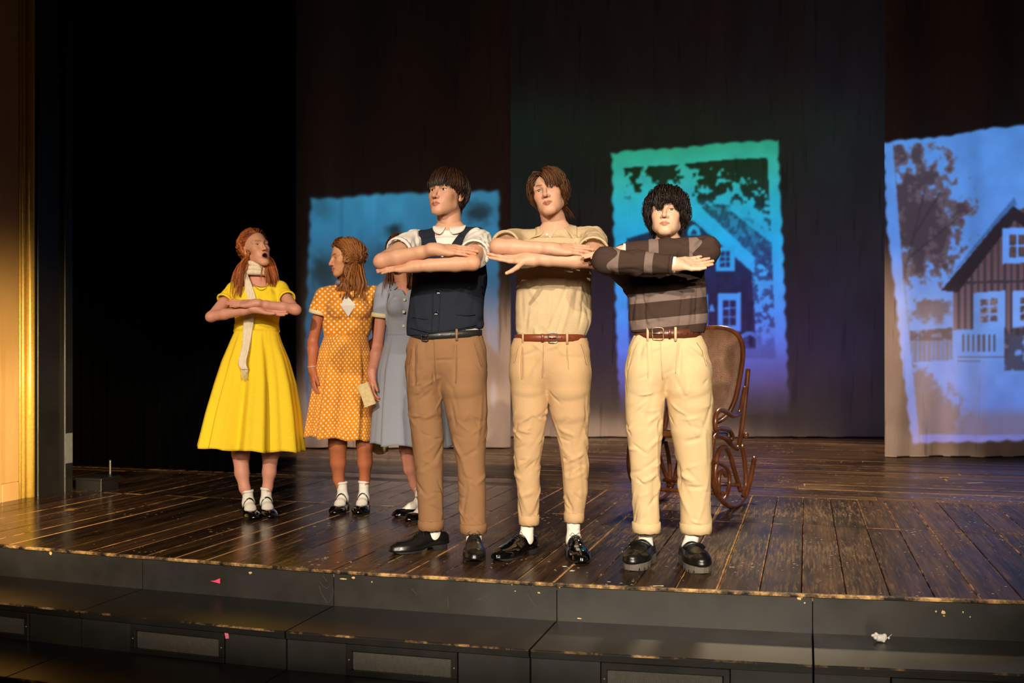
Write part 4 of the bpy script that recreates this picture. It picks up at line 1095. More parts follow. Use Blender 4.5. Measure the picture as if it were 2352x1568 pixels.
def sock(root, ankle, toe, d, L, top, leg_r=.036, foot=True, top_c=None, cuff=True):
    """knitted sock from the shoe up to height top; ankle point on the floor plan"""
    d = nrm([d[0], d[1], 0]); a = np.array([ankle[0], ankle[1], 0.0]); tp = np.array(top_c if top_c is not None else [a[0], a[1], top], float); tp[2] = top
    toe = np.array([toe[0], toe[1], 0.0]); pts = np.array([a, tp, toe + [0, 0, .02]]); F = Field(pts.min(0) - .07, pts.max(0) + .07, .0038)
    F.rc(a + [0, 0, .075], tp + nrm(tp - a - [0, 0, .075]) * .04, .031, leg_r, .0)
    F.rc(a + [0, 0, .050] - d * .012, a + [0, 0, .080], .028, .030, .02)
    if foot and L < .26:
        m0 = toe - d * .122 + [0, 0, .050]; s_ = np.cross(d, [0, 0, 1]); F.rc(a + [0, 0, .070] + d * .012, m0, .030, .025, .02, s_, 1.1); F.rc(m0, toe - d * .068 + [0, 0, .030], .027, .020, .015, s_, 1.25)
    elif foot:
        F.rc(a + [0, 0, .060] + d * .02, toe - d * (.11 if L > .26 else .075) + [0, 0, .030], .030, .019, .025, np.cross(d, [0, 0, 1]), 1.12)
    F.cut(lambda x, y, z: z - top + 0 * x + 0 * y)
    V, Q = F.mesh(); V = smooth_mesh(V, Q, 1, .4); N = vnormals(V, Q); rng = np.random.default_rng(int(abs(toe[0]) * 1000))
    sg = [(a + [-.04, -.03, z], a + [.04, -.03, z + rng.uniform(-.01, .01)], rng.choice([-1, 1]) * .0016, .004) for z in np.arange(.085, top - .01, .011)]
    V = crease(V, N, sg); o = mk('sock', V, Q, MP_SOCK, root)
    if cuff:
        ax = nrm(tp - a - [0, 0, .075]); mk('sock_cuff', *lathe(tp - ax * .012, [(leg_r * .9, 0), (leg_r + .003, .001), (leg_r + .0045, .006), (leg_r + .003, .014), (leg_r * .9, .0145)], 20, ax), MP_SOCK, o)
    return o

# ------------------------------------------------------------------ people: clothes
def cpts(rows, d):
    """rows of (px, py, half width px[, depth offset]) -> centres and radii in metres at depth d"""
    P = [W(r[0], r[1], d + (r[3] if len(r) > 3 else 0)) for r in rows]; R = [r[2] * (d + (r[3] if len(r) > 3 else 0)) / F_PX for r in rows]
    return P, R
def rows_lr(rows):
    """(py, left px, right px) -> (px, py, half)"""
    return [((a + b) / 2, y, (b - a) / 2) for y, a, b in rows]
def seam(name, parent, V, pts, d, mat, r=.0019, n=14):
    """a raised stitched edge that lies on the cloth along photo points"""
    P = np.asarray(pts, float); t = np.linspace(0, len(P) - 1, n); q = np.stack([np.interp(t, np.arange(len(P)), P[:, i]) for i in (0, 1)], 1)
    L = np.array([px_seat(V, x, y, d, .0) for x, y in q]); L[1:-1, 1] = .25 * L[:-2, 1] + .5 * L[1:-1, 1] + .25 * L[2:, 1]
    return mk(name, *tube(L, [r * .5] + [r] * (n - 2) + [r * .4], 6, flat=.7, up=(0, -1, 0)), mat, parent)
def trousers(root, d, hip, legs, top_y, hems, mat, ys_hip=.62, ys_leg=.92, wrinkles=70, seed=0, pleats=(), extra=(), name='trousers', leg_end=None, cuffs=True, seams=()):
    """hip / legs: (py, xl, xr) silhouettes; top_y: waist line px; hems: px of each leg's end"""
    hp, hr = cpts(rows_lr(hip), d); le = leg_end or (d, d)
    LG = [cpts([(*r, (le[i] - d) * min(1, max(0, (r[1] - legs[i][0][0]) / (legs[i][-1][0] - legs[i][0][0])))) for r in rows_lr(l)], d) for i, l in enumerate(legs)]
    pts = np.array(hp + [p for P, R in LG for p in P]); F = Field(pts.min(0) - .26, pts.max(0) + .26, .0052)
    for i in range(len(hp) - 1): F.rc(hp[i], hp[i + 1], hr[i], hr[i + 1], .01, (0, 1, 0), ys_hip)
    for P, R in LG:
        for i in range(len(P) - 1): F.rc(P[i], P[i + 1], R[i], R[i + 1], .026 if i < 2 else .003, (0, 1, 0), ys_leg * (1.16 if i < 2 else 1.06 if i < 3 else 1))
    zt = W(0, top_y, d)[2]; zb = [W(0, h, d)[2] for h in hems]; xm = (LG[0][0][-1][0] + LG[1][0][-1][0]) / 2
    F.cut(lambda x, y, z: z - zt + 0 * x + 0 * y); F.cut(lambda x, y, z: np.where(x < xm, zb[0], zb[1]) - z + 0 * y)
    V, Q = F.mesh(); V = smooth_mesh(V, Q, 1, .5); N = vnormals(V, Q); rng = np.random.default_rng(seed)
    sg = []
    for (x0, y0), (x1, y1), amp, wd in list(pleats) + list(extra):
        a, b = W(x0, y0, d), W(x1, y1, d)
        # seat the fold on the front of the cloth
        for q in (a, b):
            near = np.where((np.abs(V[:, 0] - q[0]) < .012) & (np.abs(V[:, 2] - q[2]) < .012))[0]
            if len(near): q[1] = V[near, 1].min()
        sg.append((a, b, amp, wd))
    V = crease(V, N, sg)
    zk = zt - .52
    V = random_wrinkles(V, N, rng, wrinkles // 2, .0042, .007, .15, lambda p: (1, 0, .55 * (1 if p[0] < xm else -1)), lambda v, n: (n[:, 1] < .3))
    V = random_wrinkles(V, N, rng, wrinkles // 3, .0058, .008, .09, lambda p: (1, 0, .5 * (1 if rng.random() < .5 else -1)), lambda v, n: (n[:, 1] < .3) & (v[:, 2] < zk + .16))
    V = random_wrinkles(V, N, rng, wrinkles // 4, .0042, .012, .28, lambda p: (.15, 0, 1), lambda v, n: (n[:, 1] < .3))
    o = mk(name, V, Q, mat, root)
    for nm, pts in seams: seam(nm, o, V, pts, d - .14, mat)
    if cuffs:
        for i, (P, R) in enumerate(LG):
            c = P[-1].copy(); c[2] = zb[i]; r = R[-1]; hh = .046
            prof = [(r * .80, .004), (r * .985, 0), (r * 1.09, .003), (r * 1.125, hh * .5), (r * 1.115, hh), (r * 1.05, hh + .003), (r * .93, hh - .004)]
            Vc, Fc = lathe(c, prof, 32, (0, 0, 1), ys_leg * 1.02, 1.0)
            Vc[:, 1] = c[1] + (Vc[:, 1] - c[1])
            Vc += (.0020 * np.sin(np.arange(len(Vc)) * 1.7))[:, None] * np.array([0, 0, 1]); mk('trouser_cuff', Vc, Fc, mat, o)
    return o, (hp, hr, zt, LG)
def band(name, c, rx, ry, z0, z1, th, mat, root, tilt=0.0, n=48, a0=0, a1=2 * np.pi, bulge=0.0):
    """flat belt band about the vertical axis at c"""
    t = np.linspace(a0, a1, n, endpoint=a1 - a0 < 6.2); full = a1 - a0 >= 6.2; prof = [(0, z0), (th, z0 + .001), (th + bulge, (z0 + z1) / 2), (th, z1 - .001), (0, z1), (-.004, (z0 + z1) / 2)]; V = []
    for o, z in prof:
        for a in t: x = (rx + o) * math.cos(a); V.append((c[0] + x, c[1] + (ry + o) * math.sin(a), z + tilt * x))
    V = np.array(V); m = len(prof); F = []
    for i in range(m):
        j = (i + 1) % m
        for k in range(n if full else n - 1): F.append([i * n + k, i * n + (k + 1) % n, j * n + (k + 1) % n, j * n + k])
    return mk(name, V, np.array(F), mat, root)
def belt(root, px, y0, y1, xl, xr, d, ry, mat, buckle_px, loops_px, loop_mat, tilt=0.0, holes=(), metal=None, buckle_w=.036, keeper=None):
    c = W((xl + xr) / 2, (y0 + y1) / 2, d); rx = (xr - xl) / 2 * d / F_PX; z1, z0 = W(0, y0, d)[2], W(0, y1, d)[2]
    o = band('belt', c, rx, ry, z0, z1, .0035, mat, root, tilt)
    def front(p, out=.0):
        x = (p - CX) * (d - ry) / F_PX; q = np.clip((x - c[0]) / (rx + .004), -.98, .98); a = -math.acos(q); return np.array([x, c[1] + (ry + .004 + out) * math.sin(a), 0]), np.array([-(ry) * math.sin(a) * -1 / 1, 0, 0]), a
    zc = (z0 + z1) / 2; hh = (z1 - z0)
    p, _, a = front(buckle_px, .003); tx = nrm([-rx * math.sin(a), ry * math.cos(a), 0]); p[2] = zc + tilt * (p[0] - c[0])
    bw, bh = buckle_w / 2, hh * .62; q = [p + tx * x + np.array([0, 0, z]) for x, z in ((-bw, -bh), (bw, -bh), (bw * 1.1, 0), (bw, bh), (-bw, bh), (-bw * 1.1, 0))]
    b = mk('buckle', *tube(spline(q + [q[0]], 30)[:-1], .0026, 8, closed=True), metal or MP_STEEL, o)
    mk('buckle_pin', *tube([p + tx * bw * .95 + [0, -.004, 0], p + [0, -.005, 0], p - tx * bw * 1.1 + [0, -.004, 0]], .0018, 6), metal or MP_STEEL, b)
    for hx in holes:
        p, _, a = front(hx, .0005); nn = nrm([math.cos(a) * ry, math.sin(a) * rx, 0]); p[2] = zc + tilt * (p[0] - c[0]); mk('belt_hole', *lathe(p, [(.0002, .0006), (.0026, .0006), (.0030, 0)], 8, nn), MP_LEATHER, o)
    if keeper is not None:
        p, _, a = front(keeper, .003); p[2] = zc + tilt * (p[0] - c[0]); tx = nrm([-rx * math.sin(a), ry * math.cos(a), 0]); mk('belt_keeper', *bevelbox(p, .012, .005, hh * 1.08, .0015, tx, np.cross([0, 0, 1], tx)), mat, o)
    for lx in loops_px:
        p, _, a = front(lx, .0045); p[2] = zc - .002 + tilt * (p[0] - c[0]); tx = nrm([-rx * math.sin(a), ry * math.cos(a), 0])
        mk('belt_loop', *bevelbox(p, .011, .004, hh * 1.55, .0015, tx, np.cross([0, 0, 1], tx)), loop_mat, root)
    return o
def collar(root, c, rx, ry, drop, mat, spread=.045, length=.055, gap=.35, h=.028, tilt=0.35, roll=0.0, name='collar', yaw=0.0, field=None, flare=.35):
    """two-winged shirt collar about the neck centre c (its base), opening at the front"""
    V = []; n = 20; side_parts = []
    for q in (-1, 1):
        rows = []
        for i in range(n):
            t = i / (n - 1); a = math.radians(90 - q * (t * (180 - math.degrees(gap) * .5))) ; ca, sa = math.cos(a) , math.sin(a)
            fx = (1 - sa) / 2                                   # 0 at the back, 1 at the front
            zb = -tilt * fx * .12
            up = np.array([rx * ca, ry * sa, zb + h * (1 - .25 * fx)]); base = np.array([(rx + .004) * ca, (ry + .004) * sa, zb])
            k = np.clip((t - .45) / .55, 0, 1); wing = length * (.62 + .75 * k ** 2)
            fold = np.array([(rx + .006) * ca, (ry + .006) * sa, zb + h * (1 - .25 * fx) + .003])
            outd = np.array([ca * .9 , sa * .9, 0]); dn = nrm(outd * flare + np.array([0, 0, -1.0]) * (.9 + .5 * k) + np.array([q * spread * 12 * k * .8, 0, 0]))
            low = fold + dn * wing; mid = fold + dn * wing * .5 + outd * .004
            rows += [base, up, fold, mid, low]
        rows = np.array(rows); ang = math.radians(yaw); Rz = np.array([[math.cos(ang), -math.sin(ang), 0], [math.sin(ang), math.cos(ang), 0], [0, 0, 1]])
        rows = np.asarray(c) + rows @ Rz.T
        if field is not None:
            lo_ = rows[:, :].copy(); mv = lift_out(field, lo_, .0050); idx_ = np.arange(len(rows)); sel = (idx_ % 5 >= 2); rows = np.where(sel[:, None], mv, rows)
        side_parts.append((rows, grid_faces(5, n)))
    o = mk(name, *join(side_parts), mat, root); s = o.modifiers.new('solid', 'SOLIDIFY'); s.thickness = .0028; s.offset = 0
    return o
def sample(F, P):
    q = np.clip((P - F.lo) / F.h, 0, np.array(F.n) - 1.001); i = q.astype(int); u = q - i; r = 0
    for k in range(8):
        o = np.array([(k >> a) & 1 for a in range(3)]); w = np.prod(np.where(o, u, 1 - u), axis=1); r = r + w * np.clip(F.f[i[:, 0] + o[0], i[:, 1] + o[1], i[:, 2] + o[2]], -1, .05)
    return r
def lift_out(F, P, off, it=8):
    P = P.copy(); e = F.h * 1.5
    for _ in range(it):
        d = sample(F, P); g = np.stack([sample(F, P + np.eye(3)[a] * e) - sample(F, P - np.eye(3)[a] * e) for a in range(3)], 1)
        g /= np.maximum(np.linalg.norm(g, axis=1, keepdims=True), 1e-6); P = P + g * np.maximum(off - d, 0)[:, None]
    return P
def buttons(root, pts, mat, r=.0075, name='button', holes=True):
    for p in pts:
        mk(name, *lathe(p, [(.0003, .0026), (r * .7, .0024), (r * .8, .0032), (r, .0022), (r, 0)], 14, (0, -1, 0)), mat, root)
def seat(V, x, z, out=.001):
    """the front point of mesh V nearest to x, z"""
    m = np.where((np.abs(V[:, 0] - x) < .014) & (np.abs(V[:, 2] - z) < .014))[0]
    y = V[m, 1].min() if len(m) else V[:, 1].min(); return np.array([x, y - out, z])
def px_seat(V, px, py, d, out=.001):
    """the front point of mesh V that shows at px, py (two passes for the depth)"""
    for _ in range(3):
        p = W(px, py, d); q = seat(V, p[0], p[2], out); d = q[1]
    return q
# ------------------------------------------------------------------ the three young men
def sleeve(F, S, E, t1, r0, r1, k=.03, bend=None):
    P = S + (E - S) * t1; F.rc(S, P + nrm(E - S) * .02, r0, r1, k); return P
def sleeve_end(F, P, d, r, depth=.035, wall=.0075, reach=.16, wide=1.9):
    """trim the sleeve at P square to d and hollow its mouth"""
    d = nrm(d).astype(f32); P = np.asarray(P, f32); lo, hi = P - reach, P + reach
    def beyond(off, rad):
        def fn(x, y, z):
            a, b, c = x - P[0], y - P[1], z - P[2]; t = a * d[0] + b * d[1] + c * d[2]
            rr = np.sqrt(np.maximum(a * a + b * b + c * c - t * t, 0)); return np.maximum(-(t + off), rr - rad)
        return fn
    F.carve(beyond(0, r * wide), lo, hi); F.carve(beyond(depth, r - wall), lo, hi)
def hem_ring(P, d, r, mat, root, name='sleeve_hem', w=.020, th=.004, sy=1.0):
    az = nrm(d); prof = [(r - .004, -w), (r + th * .6, -w), (r + th, -w * .5), (r + th * .8, -.001), (r - .004, 0)]
    V, Fq = lathe(P, prof, 28, az); return mk(name, V, Fq, mat, root)
def torso_field(rows, d, h, ys, pad=.2, k=.012):
    P, R = cpts(rows, d); pts = np.array(P); F = Field(pts.min(0) - pad - .12, pts.max(0) + pad + .05, h)
    for i in range(len(P) - 1): F.rc(P[i], P[i + 1], R[i], R[i + 1], k, (0, 1, 0), ys)
    zt = P[0][2] + .012; F.cut(lambda x, y, z: z - zt + .25 * np.maximum(np.abs(x - P[0][0]) - .6 * R[0], 0) + 0 * y)      # no dome above the first row
    return F, P, R
def neck_cone(nk, z0, r0=.066, slope=.5, rmax=.14, tilt=.02):
    return lambda x, y, z: (lambda r: np.maximum(r - rmax, z0 + tilt * np.clip((y - nk[1]) / .07, -1.2, 1.2) + slope * np.maximum(r - r0, 0) - z))(np.hypot(x - nk[0], (y - nk[1]) * .95))
def traps(F, nk, zc, shs, r0=.045, r1=.044, k=.03):
    """cloth that slopes from the neck to both shoulders"""
    for q, sh in zip((-1, 1), shs): F.rc(np.array([nk[0] + q * .042, nk[1] + .008, zc - r0 * .9]), sh, r0, r1, k)
def leg_chain(a, b, r=(.066, .032, .018)):
    b = b + np.array([0, .012, 0]); m = (a + b) / 2 + np.array([0, .008, 0]); return ([a, m, b], list(r))

MT_WHITE = fabric('white_shirt_cotton', (226, 220, 210), .05, 300, .3)
MT_NAVY = fabric('navy_waistcoat_knit', (33, 37, 49), .25, 420, .35, (1, 1, 3))
MT_KHAKI1 = fabric('tan_trouser_cotton', (138, 102, 71), .06, 380, .35, (1, 1, 1.6))
MT_BELT1 = plain('black_belt_leather', (34, 35, 34), .4, 0, .5, .1, .2, 200)
MT_DBUTTON = plain('dark_shiny_button', (24, 24, 28), .15, .2, .6)
MT_WBUTTON = plain('pale_button', (214, 206, 190), .3)

def man_one():
    d = 4.88; root = empty('person', (W(1035, 1270, d)[0], d, 0))
    tag(root, 'person with folded arms in navy waistcoat, white shirt and tan trousers', 'person', 'people standing in a row with folded arms')
    H = Head(W(1027, 446, 4.86), 29, 7, 1, .985, 1.0, neck=(W(1030, 478, 4.89), W(1034, 540, 4.90)), neck_r=(.057, .062), skin=(213, 164, 132), scalp=(26, 16, 11), gaze=(-6, 2), lips=(176, 92, 80), brow=(62, 40, 26))
    RA = Arm('R', W(950, 556, 4.87), W(879, 599, 4.62), W(1000, 572, 4.53), W(1100, 577, 4.555) - W(1000, 572, 4.53), (0, .62, -.78), 1.02, (.048, .042, .036, .0375, .0255), curl=(3, 4, 5, 6), thumb=(24, 6))
    LA = Arm('L', W(1098, 555, 4.87), W(1084, 603, 4.56), W(950, 612, 4.56), W(868, 620, 4.61) - W(950, 612, 4.56), (0, .45, -.9), .98, (.048, .042, .036, .0370, .0255), curl=(2, 3, 4, 5), thumb=(26, 10))
    hipc = W(1026, 830, d); ank = (np.array([-.392, 4.925, .09]), np.array([-.186, 4.85, .09]))
    body(root, H, [RA, LA], [(W(1026, 830, d), .115, .6), (W(1026, 740, d), .125, .6), (W(1030, 620, d), .145, .6), (W(1034, 560, d + .01), .115, .6)],
         [leg_chain(W(985, 850, d), ank[0]), leg_chain(W(1070, 850, d), ank[1])], (213, 164, 132), .010, seed=11)
    H.eyes(root)
    hair(root, H, MH['brown_one'], 3, 2200, zmin=lambda p: np.where(p[:, 1] < -.045, .024, np.interp(p[:, 1], [-.045, -.03, .030, .050, .09], [.016, .014, .016, -.035, -.080])), length=.26, grav=.22, lift=.40, layer=(.003, .020), rad=.0050)
    # shirt trunk; the waistcoat is the same trunk a little larger
    rows = rows_lr([(556, 970, 1090), (590, 956, 1104), (640, 955, 1112), (700, 948, 1103), (738, 943, 1103), (758, 942, 1100), (772, 952, 1094)])
    F, P, R = torso_field(rows, d, .005, .62)
    F.rc(W(972, 556, d + .01), W(1094, 550, d + .01), .040, .042, .03)
    F.rc(W(1033, 543, d), W(1032, 588, d - .01), .068, .118, .03, (0, 1, 0), .85)
    nk = H.neck[1]; traps(F, nk, W(0, 527, d)[2], (W(968, 553, d + .01), W(1096, 547, d + .01))); F.carve(neck_cone(nk, W(0, 522, d)[2])); T = F.f.copy()
    neckhole = lambda r, z0: (lambda x, y, z: np.maximum(np.hypot(x - nk[0], (y - nk[1]) * .95) - r, z0 + .02 * (y - nk[1]) / .07 - z))
    pr = sleeve(F, RA.S, RA.E, .50, .058, .060, .012); pl = sleeve(F, LA.S, LA.E, .62, .068, .068, .012)
    sleeve_end(F, pr, RA.E - RA.S, .063); sleeve_end(F, pl, LA.E - LA.S, .068)
    F.carve(neckhole(.056, W(0, 541, d)[2]))
    V, Q = F.mesh(); V = smooth_mesh(V, Q, 1, .5); N = vnormals(V, Q); rng = np.random.default_rng(2)
    V = random_wrinkles(V, N, rng, 160, .006, .009, .10, lambda p: (.3, .3, 1), lambda v, n: (np.abs(v[:, 0] - hipc[0]) > .13) & (v[:, 2] > W(0, 622, d)[2]))
    sh = mk('shirt', V, Q, MT_WHITE, root)
    hem_ring(pr, RA.E - RA.S, .064, MT_WHITE, sh); hem_ring(pl, LA.E - LA.S, .069, MT_WHITE, sh)
    V0 = V
    # waistcoat
    G = F; G.f = T - f32(.0075); GT = G.f.copy()
    z0 = W(0, 590, 4.76)[2]; zt = W(0, 520, 4.85)[2]
    xl0, xl1 = W(1013, 0, 4.76)[0], W(995, 0, 4.86)[0]; xr0, xr1 = W(1017, 0, 4.76)[0], W(1068, 0, 4.86)[0]
    def vneck(x, y, z):
        t = np.clip((z - z0) / (zt - z0), 0, 1.05); return np.maximum(np.maximum((xl0 + (xl1 - xl0) * t) - x, x - (xr0 + (xr1 - xr0) * t)), np.maximum(y - nk[1], z0 - z))
    G.carve(vneck); G.carve(neckhole(.072, W(0, 531, d)[2]))
    for A, o in ((RA, -1), (LA, 1)):
        dd = nrm(A.E - A.S); G.rc(A.S + dd * .035 + np.array([o * .006, 0, 0]), A.S + dd * .30, .054, .060, .006, op='-')
    G.cut(lambda x, y, z: W(0, 768, d)[2] + .028 * np.clip((x - W(1000, 0, d)[0]) / .2, -.25, 1) + 0 * y - z)
    V, Q = G.mesh(); V = smooth_mesh(V, Q, 1, .5); N = vnormals(V, Q)
    fr = lambda px, py: px_seat(V, px, py, d - .15, 0)
    sg = [(fr(997, 640), fr(992, 765), -.004, .0028), (fr(1013, 640), fr(1008, 765), -.0018, .002), (fr(1046, 722), fr(1092, 725), -.003, .003), (fr(950, 726), fr(984, 732), -.0025, .003), (fr(1068, 640), fr(1040, 700), .004, .012), (fr(1100, 650), fr(1085, 735), -.005, .012), (fr(950, 690), fr(960, 755), .005, .012), (fr(960, 750), fr(1000, 762), .006, .012)]
    V = crease(V, N, sg); V = random_wrinkles(V, N, np.random.default_rng(4), 60, .0036, .016, .14)
    ve = mk('waistcoat', V, Q, MT_NAVY, root)
    G.f = GT
    collar(sh, np.array([nk[0], nk[1] - .004, W(0, 526, d)[2]]), .062, .065, .0, MT_WHITE, .05, .042, .22, .032, .20, yaw=-8, field=G)
    for nm, pts in (('placket_edge', [(1013, 636), (1010, 700), (1006, 764)]), ('placket_edge', [(996, 640), (993, 700), (991, 762)]), ('pocket_welt', [(1046, 722), (1070, 724), (1092, 722)]), ('pocket_welt', [(946, 727), (966, 731), (984, 732)]), ('hem_rib', [(942, 752), (990, 764), (1040, 757), (1098, 745)])): seam(nm, ve, V, pts, d - .15, MT_NAVY, .0024)
    buttons(ve, [px_seat(V, 1007, 671, d - .15, .0), px_seat(V, 1002, 719, d - .15, .0)], MT_DBUTTON, .0115)
    # trousers, belt
    tr, (hp, hr, zt2, LG) = trousers(root, d, [(768, 948, 1104), (786, 941, 1110), (800, 938, 1113)],
        [[(815, 936, 1022), (850, 934, 1016), (890, 934, 1013), (944, 938, 1015), (1005, 946, 1019), (1066, 952, 1018), (1127, 958, 1018), (1185, 961, 1018), (1219, 961, 1019)],
         [(815, 1022, 1115), (850, 1016, 1117), (890, 1013, 1118), (944, 1024, 1119), (1005, 1037, 1117), (1066, 1050, 1114), (1127, 1053, 1116), (1185, 1057, 1116), (1221, 1057, 1117)]],
        770, (1219, 1221), MT_KHAKI1, leg_end=(4.92, 4.85), seams=(('fly_seam', [(997, 786), (998, 840), (1001, 872)]), ('pleat_fold', [(957, 788), (956, 840), (955, 884)]), ('pleat_fold', [(1049, 790), (1049, 840), (1047, 880)]), ('pocket_edge', [(1089, 786), (1098, 812), (1107, 842)]), ('pocket_edge', [(944, 800), (938, 836)])), seed=5, wrinkles=80,
        pleats=[((956, 790), (955, 885), -.011, .006), ((1048, 795), (1047, 880), -.011, .006), ((997, 780), (999, 885), -.010, .005), ((1092, 790), (1110, 835), -.004, .003), ((960, 800), (990, 870), .005, .018), ((1040, 890), (1006, 860), -.006, .012)],
        extra=[((1003, 885), (1016, 960), -.006, .008), ((1062, 1050), (1040, 1010), .010, .012), ((1062, 1050), (1095, 1030), -.007, .010), ((1062, 1052), (1085, 1120), .006, .012), ((1075, 1110), (1060, 1190), -.006, .010), ((960, 1085), (1010, 1060), .005, .012), ((955, 950), (985, 952), -.003, .004)])
    belt(root, 0, 762, 779, 943, 1106, d, .60 * hr[0] + .012, MT_BELT1, 975, (1049,), MT_KHAKI1, .06, (1035, 1056, 1015), plain('dark_buckle', (60, 58, 54), .3, .9), .030)
    for an, toe, dv, top in ((ank[0], W(899, 1274, 4.80), (-.84, -.54), .20), (ank[1], W(1090, 1290, 4.61), (.05, -1), .20)):
        o, w = shoe(root, toe, dv, .305, 'derby', MP_LEATHER); sock(root, w([0, .755 * .305, 0])[0], toe, dv, .305, top, .040, True, an, False)
    return root

MT_POLO = fabric('oatmeal_marl_knit', (192, 168, 132), .20, 240, .35, (1, 1, 7))
MT_KHAKI2 = fabric('sand_trouser_cotton', (188, 154, 114), .06, 380, .35, (1, 1, 1.6))
MT_BELT2 = plain('chestnut_belt_leather', (116, 56, 30), .35, 0, .5, .25, .2, 200)
def man_two():
    d = 4.72; root = empty('person', (W(1262, 1285, d)[0], d, 0))
    tag(root, 'person with folded arms in an oatmeal knitted polo shirt and sand trousers', 'person', 'people standing in a row with folded arms')
    H = Head(W(1261, 446, 4.71), 13, 11, -13, .985, .98, neck=(W(1264, 478, 4.74), W(1279, 535, 4.75)), neck_r=(.056, .060), skin=(212, 166, 136), scalp=(52, 32, 20), gaze=(4, 6), smile=.6, brow=(96, 66, 44), nose=1.04)
    RA = Arm('R', W(1180, 556, 4.72), W(1146, 566, 4.42), W(1268, 571, 4.37), W(1369, 574, 4.41) - W(1268, 571, 4.37), (0, .66, -.75), 1.0, (.046, .040, .036, .0355, .0235), curl=(2, 3, 6, 9), thumb=(20, 4))
    LA = Arm('L', W(1362, 551, 4.72), W(1362, 598, 4.42), W(1216, 596, 4.38), W(1128, 581, 4.42) - W(1216, 596, 4.38), (0, -.82, .57), 1.0, (.046, .040, .035, .0350, .0240), curl=(1, 2, 2, 3), thumb=(68, 6))
    an = (np.array([.02, 4.80, .09]), np.array([.295, 4.80, .09]))
    body(root, H, [RA, LA], [(W(1262, 830, d), .115, .6), (W(1265, 740, d), .120, .6), (W(1270, 620, d), .135, .6), (W(1275, 560, d + .01), .11, .6)],
         [leg_chain(W(1220, 850, d), W(1214, 1215, 4.80)), leg_chain(W(1308, 850, d), W(1317, 1215, 4.78))], (212, 166, 136), .010, seed=12)
    H.eyes(root)
    part = -.012
    def flow(p): return np.stack([np.sign(p[:, 0] - part) * np.interp(p[:, 1], [-.08, .0, .1], [1.1, .9, .4]), np.interp(p[:, 1], [-.08, -.03, .05], [-.55, -.1, .6]), -0.3 + 0 * p[:, 0]], 1)
    hair(root, H, MH['brown_two'], 8, 2200, flow, lambda p: np.where(p[:, 1] < -.055, .012, np.interp(p[:, 1], [-.055, -.02, .03, .06], [-.020, -.040, -.080, -.100])), .30, grav=.20, lift=.50, layer=(.003, .022), rad=.0050, curl=.004, curl_n=3)
    rows = rows_lr([(556, 1196, 1362), (600, 1188, 1358), (640, 1189, 1354), (690, 1187, 1357), (725, 1186, 1357), (752, 1187, 1346), (772, 1190, 1338)])
    F, P, R = torso_field(rows, d, .005, .62)
    F.rc(W(1190, 556, d + .01), W(1350, 549, d + .01), .040, .044, .03); F.rc(W(1279, 543, d + .004), W(1276, 588, d - .01), .068, .122, .03, (0, 1, 0), .85)
    pr = sleeve(F, RA.S, RA.E, .60, .062, .060); pl = sleeve(F, LA.S, LA.E, .62, .064, .066)
    sleeve_end(F, pr, RA.E - RA.S, .062); sleeve_end(F, pl, LA.E - LA.S, .070)
    nk = H.neck[1]; traps(F, nk, W(0, 522, d)[2], (W(1190, 552, d + .01), W(1352, 546, d + .01)), .045, .046); F.carve(neck_cone(nk, W(0, 519, d)[2])); FT = F.f.copy()
    F.carve(lambda x, y, z: np.maximum(np.hypot(x - nk[0], (y - nk[1]) * .95) - .060, W(0, 540, d)[2] + .02 * (y - nk[1]) / .07 - z))
    vx, vz = W(1264, 0, 4.6)[0], W(0, 545, 4.6)[2]
    F.carve(lambda x, y, z: np.maximum(np.maximum(np.abs(x - vx - (z - vz) * .12) - np.clip(z - vz, 0, 1) * .5, y - d), vz - z))
    F.cut(lambda x, y, z: W(0, 772, d)[2] + 0 * x + 0 * y - z)
    V, Q = F.mesh(); V = smooth_mesh(V, Q, 1, .5); N = vnormals(V, Q); fr = lambda px, py: px_seat(V, px, py, d - .15, 0)
    sg = [(fr(1310, 640), fr(1262, 755), -.008, .008), (fr(1318, 645), fr(1288, 765), .009, .013), (fr(1330, 650), fr(1320, 720), -.007, .010), (fr(1345, 660), fr(1332, 755), -.006, .008), (fr(1205, 650), fr(1225, 640), .008, .010), (fr(1214, 662), fr(1240, 632), -.008, .008), (fr(1240, 618), fr(1300, 624), .006, .010), (fr(1195, 640), fr(1200, 760), -.004, .012), (fr(1300, 700), fr(1278, 770), -.006, .008), (fr(1240, 720), fr(1232, 765), .004, .012)]
    V = crease(V, N, sg); V = random_wrinkles(V, N, np.random.default_rng(14), 150, .0055, .010, .11, lambda p: (-.3, 0, 1))
    po = mk('polo_shirt', V, Q, MT_POLO, root)
    hem_ring(pr, RA.E - RA.S, .063, MT_POLO, po); hem_ring(pl, LA.E - LA.S, .071, MT_POLO, po)
    F.f = FT; collar(po, np.array([nk[0], nk[1] - .004, W(0, 521, d)[2]]), .066, .068, .0, MT_POLO, .07, .078, 1.2, .024, .25, flare=.42, yaw=-6, field=F)
    buttons(po, [px_seat(V, 1256, 538, 4.6, .010)], MT_WBUTTON, .006)
